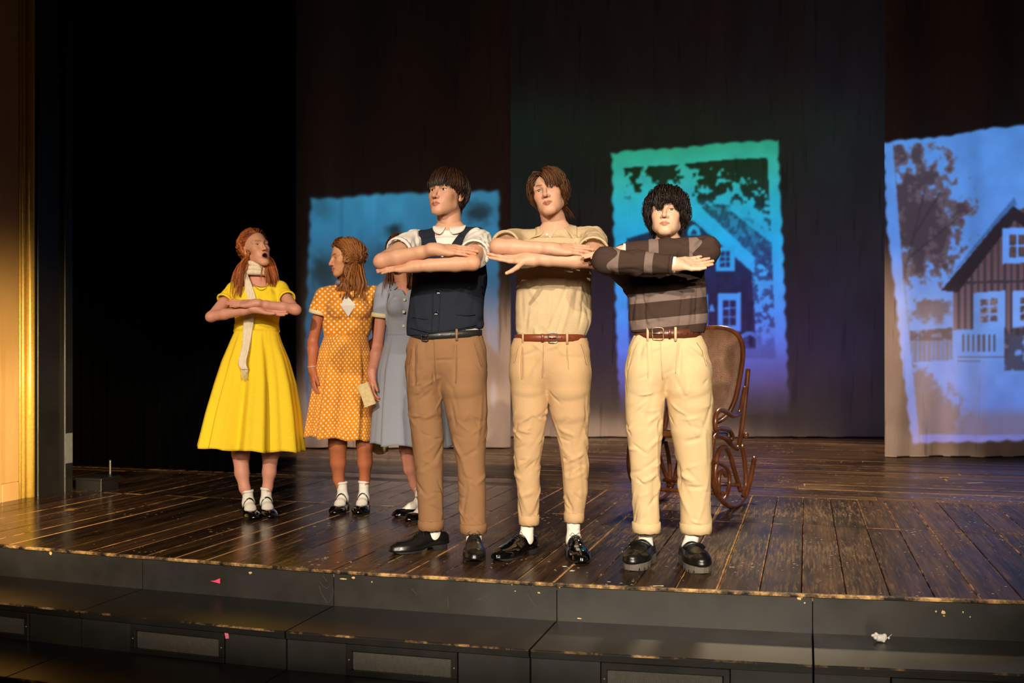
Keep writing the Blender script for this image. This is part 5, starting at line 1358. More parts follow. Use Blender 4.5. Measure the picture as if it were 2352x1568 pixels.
    tr, (hp, hr, zt2, LG) = trousers(root, d, [(776, 1184, 1344), (790, 1179, 1348), (800, 1176, 1350)],
        [[(815, 1174, 1262), (850, 1172, 1258), (890, 1173, 1256), (944, 1177, 1258), (1005, 1181, 1250), (1066, 1182, 1240), (1127, 1188, 1240), (1185, 1191, 1238), (1211, 1192, 1238)],
         [(815, 1258, 1352), (850, 1256, 1355), (890, 1255, 1356), (944, 1264, 1354), (1005, 1281, 1350), (1066, 1290, 1351), (1127, 1294, 1350), (1175, 1297, 1342), (1204, 1296, 1341)]],
        776, (1211, 1204), MT_KHAKI2, leg_end=(4.80, 4.79), seams=(('fly_seam', [(1248, 790), (1247, 830), (1246, 868)]), ('pleat_fold', [(1199, 796), (1197, 840), (1198, 872)]), ('pleat_fold', [(1302, 794), (1303, 820), (1306, 848)]), ('pocket_edge', [(1335, 788), (1343, 812), (1349, 838)]), ('pocket_edge', [(1190, 792), (1180, 832)])), seed=15, wrinkles=90,
        pleats=[((1197, 800), (1198, 872), -.011, .006), ((1302, 795), (1306, 850), -.006, .005), ((1248, 790), (1246, 872), -.010, .005), ((1222, 790), (1245, 806), .006, .008), ((1258, 800), (1280, 792), .006, .008), ((1340, 800), (1352, 840), -.004, .003)],
        extra=[((1253, 872), (1262, 940), -.006, .008), ((1290, 1052), (1345, 1070), -.010, .009), ((1298, 1062), (1340, 1042), .010, .009), ((1184, 1075), (1215, 1052), .009, .008), ((1190, 1060), (1206, 1056), -.009, .006), ((1300, 1100), (1345, 1085), .006, .010), ((1190, 1120), (1215, 1180), .005, .012), ((1262, 1000), (1300, 960), -.004, .010)])
    belt(root, 0, 768, 785, 1184, 1343, d, .62 * hr[0] + .012, MT_BELT2, 1269, (1201, 1303), MT_KHAKI2, .0, (1310, 1290), None, .034, 1246)
    for toe, dv, top, tc in ((W(1137, 1290, 4.63), (-.64, -.77), .19, W(1214, 1215, 4.80)), (W(1338, 1299, 4.56), (.12, -1), .19, W(1317, 1215, 4.78))):
        o, w = shoe(root, toe, dv, .305, 'derby', MP_PATENT); sock(root, w([0, .755 * .305, 0])[0], toe, dv, .305, top, .034, True, tc, False)
    return root

def stripe_mat():
    m = Mat('striped_rugby_jersey').set(Roughness=.92, Specular_IOR_Level=.15)
    at = m.n('Attribute', attribute_name='band'); c = m.ramp(at.outputs['Fac'], [(0.0, C(70, 54, 47)), (.5, C(128, 110, 102))], 'CONSTANT')
    nf = m.noise(300, 3, m.coord()); m.base(m.mix(m.math('MULTIPLY', nf, .3), c, C(40, 32, 30), 'MULTIPLY')); m.bump(m.math('ADD', m.math('MULTIPLY', nf, .12), m.noise(16, 3, m.coord())), .25, .01); return m.m
MT_RUGBY = stripe_mat()
MT_KHAKI3 = fabric('cream_trouser_cotton', (210, 182, 138), .05, 380, .35, (1, 1, 1.6))
MT_BELT3 = plain('brown_belt_leather', (92, 46, 28), .38, 0, .5, .2, .25, 120)
MT_BRASS = plain('brass_buckle', (190, 160, 110), .3, .9)
def man_three():
    d = 4.50; root = empty('person', (W(1534, 1308, d)[0], d, 0))
    tag(root, 'person with folded arms in a brown striped jersey and cream trousers', 'person', 'people standing in a row with folded arms')
    H = Head(W(1531, 495, 4.48), 14, 12, 0, .93, 1.10, neck=(W(1533, 525, 4.51), W(1536, 575, 4.52)), neck_r=(.054, .060), skin=(222, 184, 154), scalp=(14, 11, 10), gaze=(0, 3), brow=(52, 36, 28), lips=(188, 118, 100), nose=.97)
    RA = Arm('R', W(1464, 588, 4.52), W(1392, 598, 4.26), W(1552, 608, 4.18), W(1626, 599, 4.24) - W(1552, 608, 4.18), (0, -.75, .62), .94, (.045, .040, .036, .034, .024), curl=(2, 3, 3, 4), thumb=(40, 20), start=1.5)
    LA = Arm('L', W(1600, 582, 4.52), W(1622, 574, 4.29), W(1432, 577, 4.328), W(1378, 583, 4.330) - W(1432, 577, 4.328), (0, .3, -.9), .94, (.045, .040, .036, .034, .024), curl=(2, 3, 4, 5), thumb=(20, 5), start=1.5)
    body(root, H, [RA, LA], [(W(1533, 830, d), .110, .6), (W(1535, 740, d), .115, .6), (W(1535, 640, d), .125, .6), (W(1536, 590, d + .01), .10, .6)],
         [leg_chain(W(1485, 850, d), W(1484, 1205, 4.60)), leg_chain(W(1580, 850, d), W(1602, 1205, 4.61))], (222, 184, 154), .010, seed=13)
    H.eyes(root)
    hair(root, H, MH['black_curly'], 21, 2300, None, lambda p: np.where(p[:, 1] < -.06, .020 + .018 * np.sin(p[:, 0] * 70), np.interp(p[:, 1], [-.06, -.02, .03, .09], [-.035, -.065, -.085, -.115])), .24, grav=.18, lift=.60, layer=(.004, .030), rad=.0048, curl=.0080, curl_n=5, jitter=.06, K=13)
    hair(root, H, MH['black_curly'], 22, 500, None, lambda p: np.where(p[:, 1] < -.06, .030, np.interp(p[:, 1], [-.06, -.02, .03, .09], [-.02, -.04, -.06, -.08])), .17, grav=.12, lift=.9, layer=(.022, .034), rad=.0036, curl=.010, curl_n=6, jitter=.08, K=13, name='curl')
    # jersey: trunk and two full sleeves; the band attribute carries the woven stripes
    rows = rows_lr([(590, 1462, 1612), (640, 1452, 1616), (678, 1448, 1620), (715, 1447, 1622), (736, 1447, 1622), (750, 1456, 1612), (766, 1470, 1598)])
    F, P, R = torso_field(rows, d, .005, .62, .26)
    F.rc(W(1470, 590, d + .01), W(1598, 582, d + .01), .046, .050, .04); traps(F, H.neck[1], W(0, 560, d)[2], (W(1474, 586, d + .01), W(1598, 578, d + .01)), .042, .048); F.carve(neck_cone(H.neck[1], W(0, 556, d)[2])); F.rc(W(1536, 580, d + .02), W(1536, 610, d), .050, .110, .03, (0, 1, 0), .8)
    lines = []
    for A, rr in ((RA, (.066, .058, .056, .050, .040)), (LA, (.070, .066, .058, .050, .042))):
        wr = A.W - nrm(A.W - A.E) * .012; ce = A.E; pts = [A.S, A.S + (ce - A.S) * .55, ce, ce + (wr - ce) * .5, wr]
        for i in range(4): F.rc(pts[i], pts[i + 1], rr[i], rr[i + 1], .022)
        sleeve_end(F, wr, A.W - A.E, .042, .02, .007, .09); lines.append((A.S, ce, wr))
    F.rc(W(1446, 650, d), W(1409, 612, 4.33), .040, .042, .05)      # slack cloth under the near arm
    F.carve(lambda x, y, z: np.maximum(np.hypot(x - H.neck[1][0], y - H.neck[1][1]) - .062, W(0, 564, d)[2] + .02 * (y - H.neck[1][1]) / .07 - z))
    F.cut(lambda x, y, z: W(0, 764, d)[2] + 0 * x + 0 * y - z)
    V, Q = F.mesh(); V = smooth_mesh(V, Q, 1, .5); N = vnormals(V, Q)
    # stripes
    vz = CX; py = HY - (V[:, 2] - CAM_H) * F_PX / (V[:, 1]); px = CX + V[:, 0] * F_PX / V[:, 1]
    pyt = py + (px - 1535) * .10
    bands = ((668, 690), (728, 750)); tb = np.zeros(len(V))
    for a, b in bands: tb = np.maximum(tb, .5 + np.minimum(pyt - a, b - pyt) / 40)
    tb = np.maximum(tb, .5 + np.minimum(pyt - 585, 604 - pyt) / 40)
    near = np.full(len(V), 9.0); ab = np.zeros(len(V))
    for (S, E, Wr), cuff in zip(lines, ((.075, .10), (.075, .10))):
        d1, t1 = seg_d(V, S, E); d2, t2 = seg_d(V, E, Wr); L2 = np.linalg.norm(Wr - E); L1 = np.linalg.norm(E - S)
        s2 = t2 * L2; a2 = np.maximum(.5 + np.minimum(s2 - L2 * .60, L2 * .72 - s2) * 8, .5 + np.minimum(s2 - L2 * .12 - .02 * np.sin(V[:, 2] * 60), L2 * .22 - s2) * 8)
        s1 = t1 * L1; a1 = .5 + np.minimum(s1 - .02, .06 - s1) * 8
        dm = np.minimum(d1, d2); av = np.where(d2 < d1, a2, a1); m = (dm < near) & (dm < .085) & ((d2 < .075) | (t1 > .35)); near = np.where(m, dm, near); ab = np.where(m, av, ab)
    bandv = np.where(near < 1, ab, tb)
    fr = lambda a, b: px_seat(V, a, b, d - .16, 0)
    sg = [(fr(1472, 650), fr(1484, 756), -.009, .007), (fr(1461, 660), fr(1458, 745), .008, .010), (fr(1572, 660), fr(1560, 752), -.009, .007), (fr(1585, 660), fr(1578, 752), .008, .010), (fr(1605, 650), fr(1600, 745), -.008, .008), (fr(1515, 725), fr(1516, 757), .005, .007), (fr(1535, 730), fr(1536, 757), -.004, .006), (fr(1400, 622), fr(1440, 650), -.010, .010), (fr(1410, 640), fr(1440, 670), .009, .010), (fr(1430, 615), fr(1470, 625), -.005, .008), (fr(1500, 600), fr(1470, 590), .004, .008), (fr(1450, 575), fr(1530, 578), -.006, .006)]
    V = crease(V, N, sg); V = random_wrinkles(V, N, np.random.default_rng(24), 170, .0055, .010, .10)
    je = mk('jersey', V, Q, MT_RUGBY, root, attrs={'band': bandv})
    for A in (RA, LA):
        wr = A.W - nrm(A.W - A.E) * .010; hem_ring(wr + nrm(A.W - A.E) * .012, A.W - A.E, .031, MT_WHITE, je, 'shirt_cuff', .030, .004)
        rb = hem_ring(wr, A.W - A.E, .0405, MT_RUGBY, je, 'sleeve_hem', .016, .003); rb.data.attributes.new('band', 'FLOAT', 'POINT')
    collar(je, np.array([H.neck[1][0], H.neck[1][1], W(0, 560, d)[2]]), .060, .061, 0, MT_WHITE, .03, .012, .5, .016, .2)
    tr, (hp, hr, zt2, LG) = trousers(root, d, [(775, 1460, 1607), (790, 1453, 1613), (800, 1449, 1617)],
        [[(815, 1444, 1532), (850, 1438, 1528), (885, 1436, 1526), (920, 1436, 1526), (982, 1438, 1522), (1056, 1447, 1516), (1130, 1452, 1513), (1190, 1454, 1515), (1230, 1453, 1516)],
         [(815, 1532, 1624), (850, 1528, 1630), (885, 1526, 1634), (920, 1532, 1637), (982, 1540, 1635), (1056, 1555, 1633), (1130, 1561, 1632), (1190, 1563, 1633), (1232, 1563, 1633)]],
        770, (1230, 1232), MT_KHAKI3, leg_end=(4.59, 4.60), seams=(('fly_seam', [(1517, 782), (1519, 830), (1523, 872)]), ('pleat_fold', [(1486, 786), (1487, 830), (1488, 868)]), ('pleat_fold', [(1556, 786), (1554, 822), (1552, 858)]), ('pocket_edge', [(1601, 784), (1616, 808), (1623, 840)]), ('pocket_edge', [(1464, 784), (1450, 812), (1443, 838)])), seed=25, wrinkles=90,
        pleats=[((1486, 790), (1488, 870), -.011, .006), ((1555, 790), (1552, 860), -.011, .006), ((1517, 782), (1522, 872), -.004, .003), ((1570, 800), (1622, 838), .008, .012), ((1580, 795), (1625, 828), -.006, .008), ((1470, 785), (1462, 830), -.005, .010)],
        extra=[((1528, 872), (1530, 960), -.008, .008), ((1560, 912), (1622, 870), -.006, .008), ((1570, 1072), (1618, 1120), -.004, .010), ((1578, 1120), (1614, 1120), -.010, .008), ((1560, 1090), (1590, 1104), .008, .010), ((1460, 1100), (1478, 1112), -.010, .006), ((1470, 1110), (1510, 1090), .009, .010), ((1488, 1030), (1516, 1000), .006, .010), ((1480, 1170), (1470, 1200), .005, .010)])
    belt(root, 0, 757, 777, 1459, 1608, d, .62 * hr[0] + .012, MT_BELT3, 1511, (1489, 1551), MT_KHAKI3, .02, (1566, 1580, 1595), MT_BRASS, .042, 1538)
    for toe, dv, top, tc in ((W(1449, 1312, 4.42), (-.42, -.9), .22, W(1484, 1235, 4.60)), (W(1614, 1320, 4.36), (.10, -1), .22, W(1602, 1235, 4.60))):
        o, w = shoe(root, toe, dv, .285, 'loafer', MP_LEATHER, .112); sock(root, w([0, .755 * .285, 0])[0], toe, dv, .285, top, .038, True, tc, False)
    return root
MH = {'brown_one': hair_mat('dark_brown_hair', (14, 8, 6), (70, 44, 26)), 'brown_two': hair_mat('brown_hair', (30, 17, 10), (112, 72, 40)), 'black_curly': hair_mat('black_brown_hair', (9, 7, 7), (48, 34, 27)),
      'ginger': hair_mat('ginger_hair', (108, 42, 14), (226, 130, 62)), 'auburn': hair_mat('auburn_hair', (72, 36, 16), (188, 120, 62)), 'brown_three': hair_mat('chestnut_hair', (58, 30, 16), (140, 84, 46))}
# ------------------------------------------------------------------ the three women
def dots_mat(name, ground, dot, spacing=.0235, rad=.0060):
    m = Mat(name).set(Roughness=.8, Specular_IOR_Level=.2, Sheen_Weight=.15)
    at = m.n('Attribute', attribute_name='pg')
    def grid(off):
        a = m.n('VectorMath', operation='ADD'); m.l(at.outputs['Vector'], a.inputs[0]); a.inputs[1].default_value = (off, off, 0)
        d = m.n('VectorMath', operation='SCALE'); m.l(a.outputs[0], d.inputs[0]); d.inputs['Scale'].default_value = 1 / (spacing * 1.414)
        f = m.n('VectorMath', operation='FRACTION'); m.l(d.outputs[0], f.inputs[0])
        q = m.n('VectorMath', operation='SUBTRACT'); m.l(f.outputs[0], q.inputs[0]); q.inputs[1].default_value = (.5, .5, 0)
        sx = m.n('SeparateXYZ'); m.l(q.outputs[0], sx.inputs[0])
        r = m.math('SQRT', m.math('ADD', m.math('MULTIPLY', sx.outputs[0], sx.outputs[0]), m.math('MULTIPLY', sx.outputs[1], sx.outputs[1])))
        return m.math('LESS_THAN', r, rad / (spacing * 1.414))
    mask = m.math('MAXIMUM', grid(0.0), grid(spacing * .707))
    nf = m.noise(12, 4, m.coord()); g = np.array(C(*ground))
    m.base(m.mix(mask, m.ramp(nf, [(.3, tuple(g * .85)), (.7, tuple(g * 1.12))]), C(*dot))); m.bump(m.math('ADD', nf, m.math('MULTIPLY', m.noise(300, 2, m.coord()), .06)), .3, .01); return m.m
ME_YELLOW = fabric('yellow_dress_cotton', (240, 206, 44), .05, 260, .35, (1, 1, .4))
ME_DOTS = dots_mat('orange_polka_dot_cotton', (226, 140, 26), (246, 222, 176))
ME_GREY = fabric('grey_blue_dress_cotton', (152, 156, 166), .05, 300, .3)
ME_CREAM = fabric('cream_cuff_cotton', (228, 210, 164), .05, 300, .3)
ME_SCARF = fabric('ivory_scarf', (222, 206, 176), .08, 90, .5, (1, 1, .15))
ME_BLUE = fabric('pale_blue_collar', (120, 140, 164), .06, 300, .3)
ME_PEARL = plain('dark_pearl', (150, 136, 90), .2, .3, .6)
def skirt(root, d, rows, mat, ys=.85, folds=9, amp=.07, seed=0, name='skirt', lean=0.0, hem_dip=0.0, sharp=1.5):
    rng = np.random.default_rng(seed); n, m = 180, 46; ys_ = [r[0] for r in rows]; y = np.linspace(ys_[0], ys_[-1], m)
    xl = np.interp(y, ys_, [r[1] for r in rows]); xr = np.interp(y, ys_, [r[2] for r in rows]); th = np.arange(n) * 2 * np.pi / n
    ph = rng.uniform(0, 6.28, 4); t = np.linspace(0, 1, m)
    wv = np.cos(folds * th + ph[0] + .7 * np.sin(2 * th + ph[1])) ; wv = np.sign(wv) * np.abs(wv) ** (1 / sharp) + .45 * np.cos((folds * 2 + 1) * th + ph[2]) + .25 * np.cos((folds - 3) * th + ph[3])
    V, pg = [], []
    gather = .5 * np.cos(31 * th + ph[1]) + .4 * np.cos(23 * th + ph[2])
    arc = 0.0; pc = None
    for j in range(m):
        c = W((xl[j] + xr[j]) / 2, y[j], d + lean * t[j]); r = (xr[j] - xl[j]) / 2 * d / F_PX
        k = amp * np.clip(t[j] * 1.6, 0, 1) ** .8; rr = r * (1 + (k * wv + .012 * gather * np.exp(-t[j] * 5)) * (1 - .8 * np.abs(np.cos(th)) ** 3))
        z = c[2] + hem_dip * t[j] ** 3 * np.cos(th + 2.6) + .006 * t[j] ** 4 * np.cos(folds * th)
        V.append(np.stack([c[0] + rr * np.cos(th), c[1] + rr * np.sin(th) * ys, z], 1))
        if pc is not None: arc += math.hypot(pc[2] - c[2], r - pr_)
        pc, pr_ = c, r; pg.append(np.stack([(th - 1.5 * np.pi) * .26 / 1.0 * (.75 + .35 * t[j]), np.full(n, -arc), 0 * th], 1))
    V = np.vstack(V); o = mk(name, V, grid_faces(n, m, True)[:, ::-1], mat, root, attrs={'pg': np.vstack(pg)})
    s = o.modifiers.new('solid', 'SOLIDIFY'); s.thickness = .003; s.offset = -1
    return o, V
def ribbon(name, pts, d_widths, mat, root, side=(1, 0, 0), ridges=3, depth=.003, n=50, thick=.003, fringe=0):
    """a hanging strip: pts world centre line, widths in metres"""
    P = spline(pts, n); w = np.interp(np.linspace(0, 1, n), np.linspace(0, 1, len(d_widths)), d_widths); q = 13; V = []
    for i in range(n):
        for j in range(q):
            a = j / (q - 1) * 2 - 1; V.append(P[i] + np.asarray(side) * a * w[i] + np.array([0, -1, 0]) * depth * math.cos(a * math.pi * ridges + i * .05) + np.array([0, .4, 0]) * depth * 4 * a * a)
    o = mk(name, V, grid_faces(q, n), mat, root); s = o.modifiers.new('solid', 'SOLIDIFY'); s.thickness = thick
    if fringe:
        rng = np.random.default_rng(3); e = np.array(V[-q:]); parts = []
        for k in range(fringe):
            a = e[0] + (e[-1] - e[0]) * (k + .5) / fringe; parts.append(tube([a, a + [rng.normal() * .004, rng.normal() * .003, -.03], a + [rng.normal() * .006, 0, -.062]], [.0016, .0013, .0006], 5))
        f = mk('scarf_fringe', *join(parts), mat, o); f['kind'] = 'stuff'
    return o
def bodice(root, d, rows, sh, neck, arms, mat, sleeves, name='bodice', ys=.66, bust=None, vneck=None, waist_y=760, wr_seed=0, nw=90, wide=1.9, k=.012, neck_z=650, dots=False, cuff=None, amp=.0045):
    F, P, R = torso_field(rows, d, .005, ys, .22, k)
    F.rc(sh[0], sh[1], sh[2], sh[2], .035); F.rc(neck + np.array([0, 0, -.01]), neck + np.array([0, 0, -.10]), .046, .090, .03, (0, 1, 0), .8)
    for c, r in bust or (): F.ell(c, r, .035)
    traps(F, neck, W(0, neck_z, d)[2], (sh[0], sh[1]), .036, sh[2], .025)
    F.carve(neck_cone(neck, W(0, neck_z - 4, d)[2], .056, .45, tilt=.03)); ends = []; FT = F.f.copy()
    for A, (t, r0, r1) in zip(arms, sleeves): ends.append(sleeve(F, A.S, A.E, t, r0, r1, .02))
    for A, P_, (t, r0, r1) in zip(arms, ends, sleeves): sleeve_end(F, P_, A.E - A.S, r1, .03, .0065, .12, wide)
    F.carve(lambda x, y, z: np.maximum(np.hypot(x - neck[0], (y - neck[1]) * .95) - .052, W(0, neck_z + 12, d)[2] + .05 * (y - neck[1]) / .07 - z))
    if vneck:
        (x0, y0), wd = vneck; p = W(x0, y0, d - .1); F.carve(lambda x, y, z: np.maximum(np.maximum(np.abs(x - p[0]) - np.clip(z - p[2], 0, 1) * wd, y - d), p[2] - z))
    zb = W(0, waist_y, d)[2]; F.cut(lambda x, y, z: zb - z + 0 * x + 0 * y)
    V, Q = F.mesh(); V = smooth_mesh(V, Q, 1, .5); N = vnormals(V, Q); rng = np.random.default_rng(wr_seed)
    V = random_wrinkles(V, N, rng, nw, amp, .010, .10, lambda p: (.2, 0, 1)); at = None
    if dots: at = {'pg': np.stack([V[:, 0] + .3 * (V[:, 1] - d) , V[:, 2], 0 * V[:, 0]], 1)}
    o = mk(name, V, Q, mat, root, attrs=at)
    for A, P_, (t, r0, r1) in zip(arms, ends, sleeves): hem_ring(P_, A.E - A.S, r1 + .001, cuff or mat, o, 'sleeve_cuff' if cuff else 'sleeve_hem', .026 if cuff else .014, .004)
    F.f = FT; return o, V, F
def mary_janes(root, spec, legs_xy):
    out = []
    for toe, dv, top in spec:
        o, w = shoe(root, toe, dv, .25, 'maryjane', MP_PATENT, .088); a = w([0, .755 * .25, 0])[0]; out.append((a, toe, dv, top))
    return out
def woman_legs(spec_px, d, shoes):
    res = []
    for rows, (a, toe, dv, top) in zip(spec_px, shoes):
        P, R = cpts(rows, d); n = len(P); e = np.array([a[0], a[1], .105])
        for i in range(n): P[i] = P[i] + np.array([0, (e[1] - d) * i / max(n - 1, 1), 0])
        P.append(e); R.append(.025); res.append((P, R))
    return res

def woman_yellow():
    d = 6.0; root = empty('person', (W(592, 1185, d)[0], d, 0))
    tag(root, 'person singing with folded arms in a yellow dress and ivory scarf', 'person')
    H = Head(W(587, 571, 5.99), -44, 10, -7, .93, .94, 'open', .45, neck=(W(588, 606, 6.01), W(592, 648, 6.02)), neck_r=(.047, .054), female=True, skin=(216, 160, 126), brow=(150, 90, 52), lips=(176, 96, 84), nose=.92, scalp=(120, 54, 22),
             hairline=lambda p: np.interp(p[:, 1], [-.095, -.075, -.05, -.01, .02, .05, .11], [.098, .090, .062, .030, .000, -.050, -.070]))
    LA = Arm('L', W(645, 668, 6.0), W(677, 710, 5.83), W(586, 696, 5.74), W(500, 699, 5.78) - W(586, 696, 5.74), (0, .55, -.83), .94, (.038, .034, .0295, .031, .021), curl=(-4, -3, -2, 0), thumb=(20, 4))
    RA = Arm('R', W(535, 670, 6.0), W(487, 726, 5.84), W(588, 709, 5.75), W(664, 722, 5.78) - W(588, 709, 5.75), (0, -.55, .83), .94, (.038, .034, .0295, .031, .021), curl=(4, 5, 5, 6), thumb=(24, 10))
    shoes = mary_janes(root, ((W(584, 1194, 5.79), (.42, -.90), .150), (W(621, 1191, 5.83), (.36, -.93), .160)), None)
    legs = woman_legs(([(553, 960, 23), (554, 1040, 19.4), (558.5, 1085, 15.5), (566, 1119, 11.6)], [(622, 960, 23), (621.5, 1040, 18.8), (618, 1085, 15), (614, 1119, 11)]), d, shoes)
    body(root, H, [LA, RA], [(W(590, 830, d), .12, .75), (W(590, 755, d), .105, .7), (W(590, 700, d), .125, .66), (W(592, 668, d), .09, .66)], legs, (212, 152, 128), .006, seed=21)
    for a, toe, dv, top in shoes:
        L_ = legs[0] if a is shoes[0][0] else legs[1]; sock(root, a, toe, dv, .25, top, .0315, True, L_[0][-2] * .25 + L_[0][-1] * .75)
    H.eyes(root)
    sp = [(H.loc(p), np.full(3, r)) for p, r in ((W(527, 668, 6.0), .062), (W(652, 668, 6.0), .062), (W(590, 690, 5.98), .125), (W(590, 622, 6.005), .080))]
    side = lambda p: np.sign(p[:, 0])
    hair(root, H, MH['ginger'], 31, 3000, back=(.012, .45, -.04), flow= lambda p: np.stack([side(p) * np.interp(p[:, 2], [0, .09], [.9, .35]), np.interp(p[:, 1], [-.09, .0, .08], [1.2, .8, .1]), np.interp(p[:, 2], [0, .1], [-.15, .25])], 1), zmin=lambda p: -.315 + .03 * np.sin(p[:, 0] * 60), length=.44, grav=.16, lift=.3, gap=.060, layer=(.003, .020), rad=.0066, colliders=sp, wave=.005, K=12, steps=30)
    # bodice, waistband, skirt
    bo, V, F = bodice(root, d, rows_lr([(664, 534, 650), (690, 537, 647), (715, 541, 642), (740, 542, 638), (768, 542, 637)]), (W(540, 662, 6.01), W(643, 661, 6.01), .038), W(592, 640, 6.02), (LA, RA), ME_YELLOW, ((.46, .048, .049), (.40, .048, .050)),
           bust=[(W(566, 690, 5.92), (.060, .055, .058)), (W(616, 690, 5.92), (.060, .055, .058))], vneck=((599, 657), .75), waist_y=760, neck_z=642, wr_seed=3)
    wb = band('waistband', W(589.5, 753, d), 49.5 * d / F_PX, .088, W(0, 762, d)[2], W(0, 744, d)[2], .004, ME_YELLOW, root)
    for px in (541, 640):
        p = W(px, 757, d); mk('belt_loop', *tube([p + [0, -.004, .022], p + [.006 * np.sign(px - 590), -.01, .01], p + [.008 * np.sign(px - 590), -.01, -.01], p + [0, -.004, -.024]], .0016, 6), ME_YELLOW, root)
    skirt(root, d, [(758, 541, 638), (785, 529, 646), (828, 511, 663), (880, 495, 677), (950, 476, 688), (1030, 458, 697)], ME_YELLOW, .82, 9, .12, 5, hem_dip=.02)
    # scarf: two turns at the neck, one long tail
    for i, (py, rr) in enumerate(((612, .060), (622, .063), (631, .064))):
        c = W(590 - (i == 0) * 1, py, 6.005); t = np.linspace(0, 2 * np.pi, 40)[:-1]
        pts = np.stack([c[0] + rr * np.cos(t), c[1] + rr * np.sin(t), c[2] + (.010 - .012 * np.cos(t) * (1 - i * .4)) * 1.0], 1)
        mk('scarf_wrap', *tube(pts, .019, 10, closed=True, flat=.9, up=(0, 0, 1)), ME_SCARF, root)
    ribbon('scarf_tail', [W(563, 628, 5.94), W(570, 655, 5.90), W(575, 690, 5.87), W(571, 735, 5.88), W(568, 762, 5.885), W(563, 800, 5.83), W(556, 832, 5.80), W(561, 848, 5.785)], [.012, .022, .034, .030, .028, .022, .024, .020], ME_SCARF, root, ridges=4, depth=.003, fringe=14)
    # necklace and earring
    beads = []
    for q, dip in ((0, 661), (1, 666)):
        for t in np.linspace(0, 1, 26):
            x = 582 + 36 * t; y = 652 + (dip - 652) * 4 * t * (1 - t) * (1 if q else .75); p = px_seat(V, x, y, 5.86, .002); beads.append(lathe(p, [(0, -.0022), (.0019, -.001), (.0019, .001), (0, .0022)], 7))
    nb = mk('necklace', *join(beads), ME_PEARL, root); nb['kind'] = 'stuff'
    mk('earring', *lathe(H.w((-.079, .003, -.046)), [(0, -.006), (.005, -.002), (.005, .002), (0, .006)], 10), MP_STEEL, root)

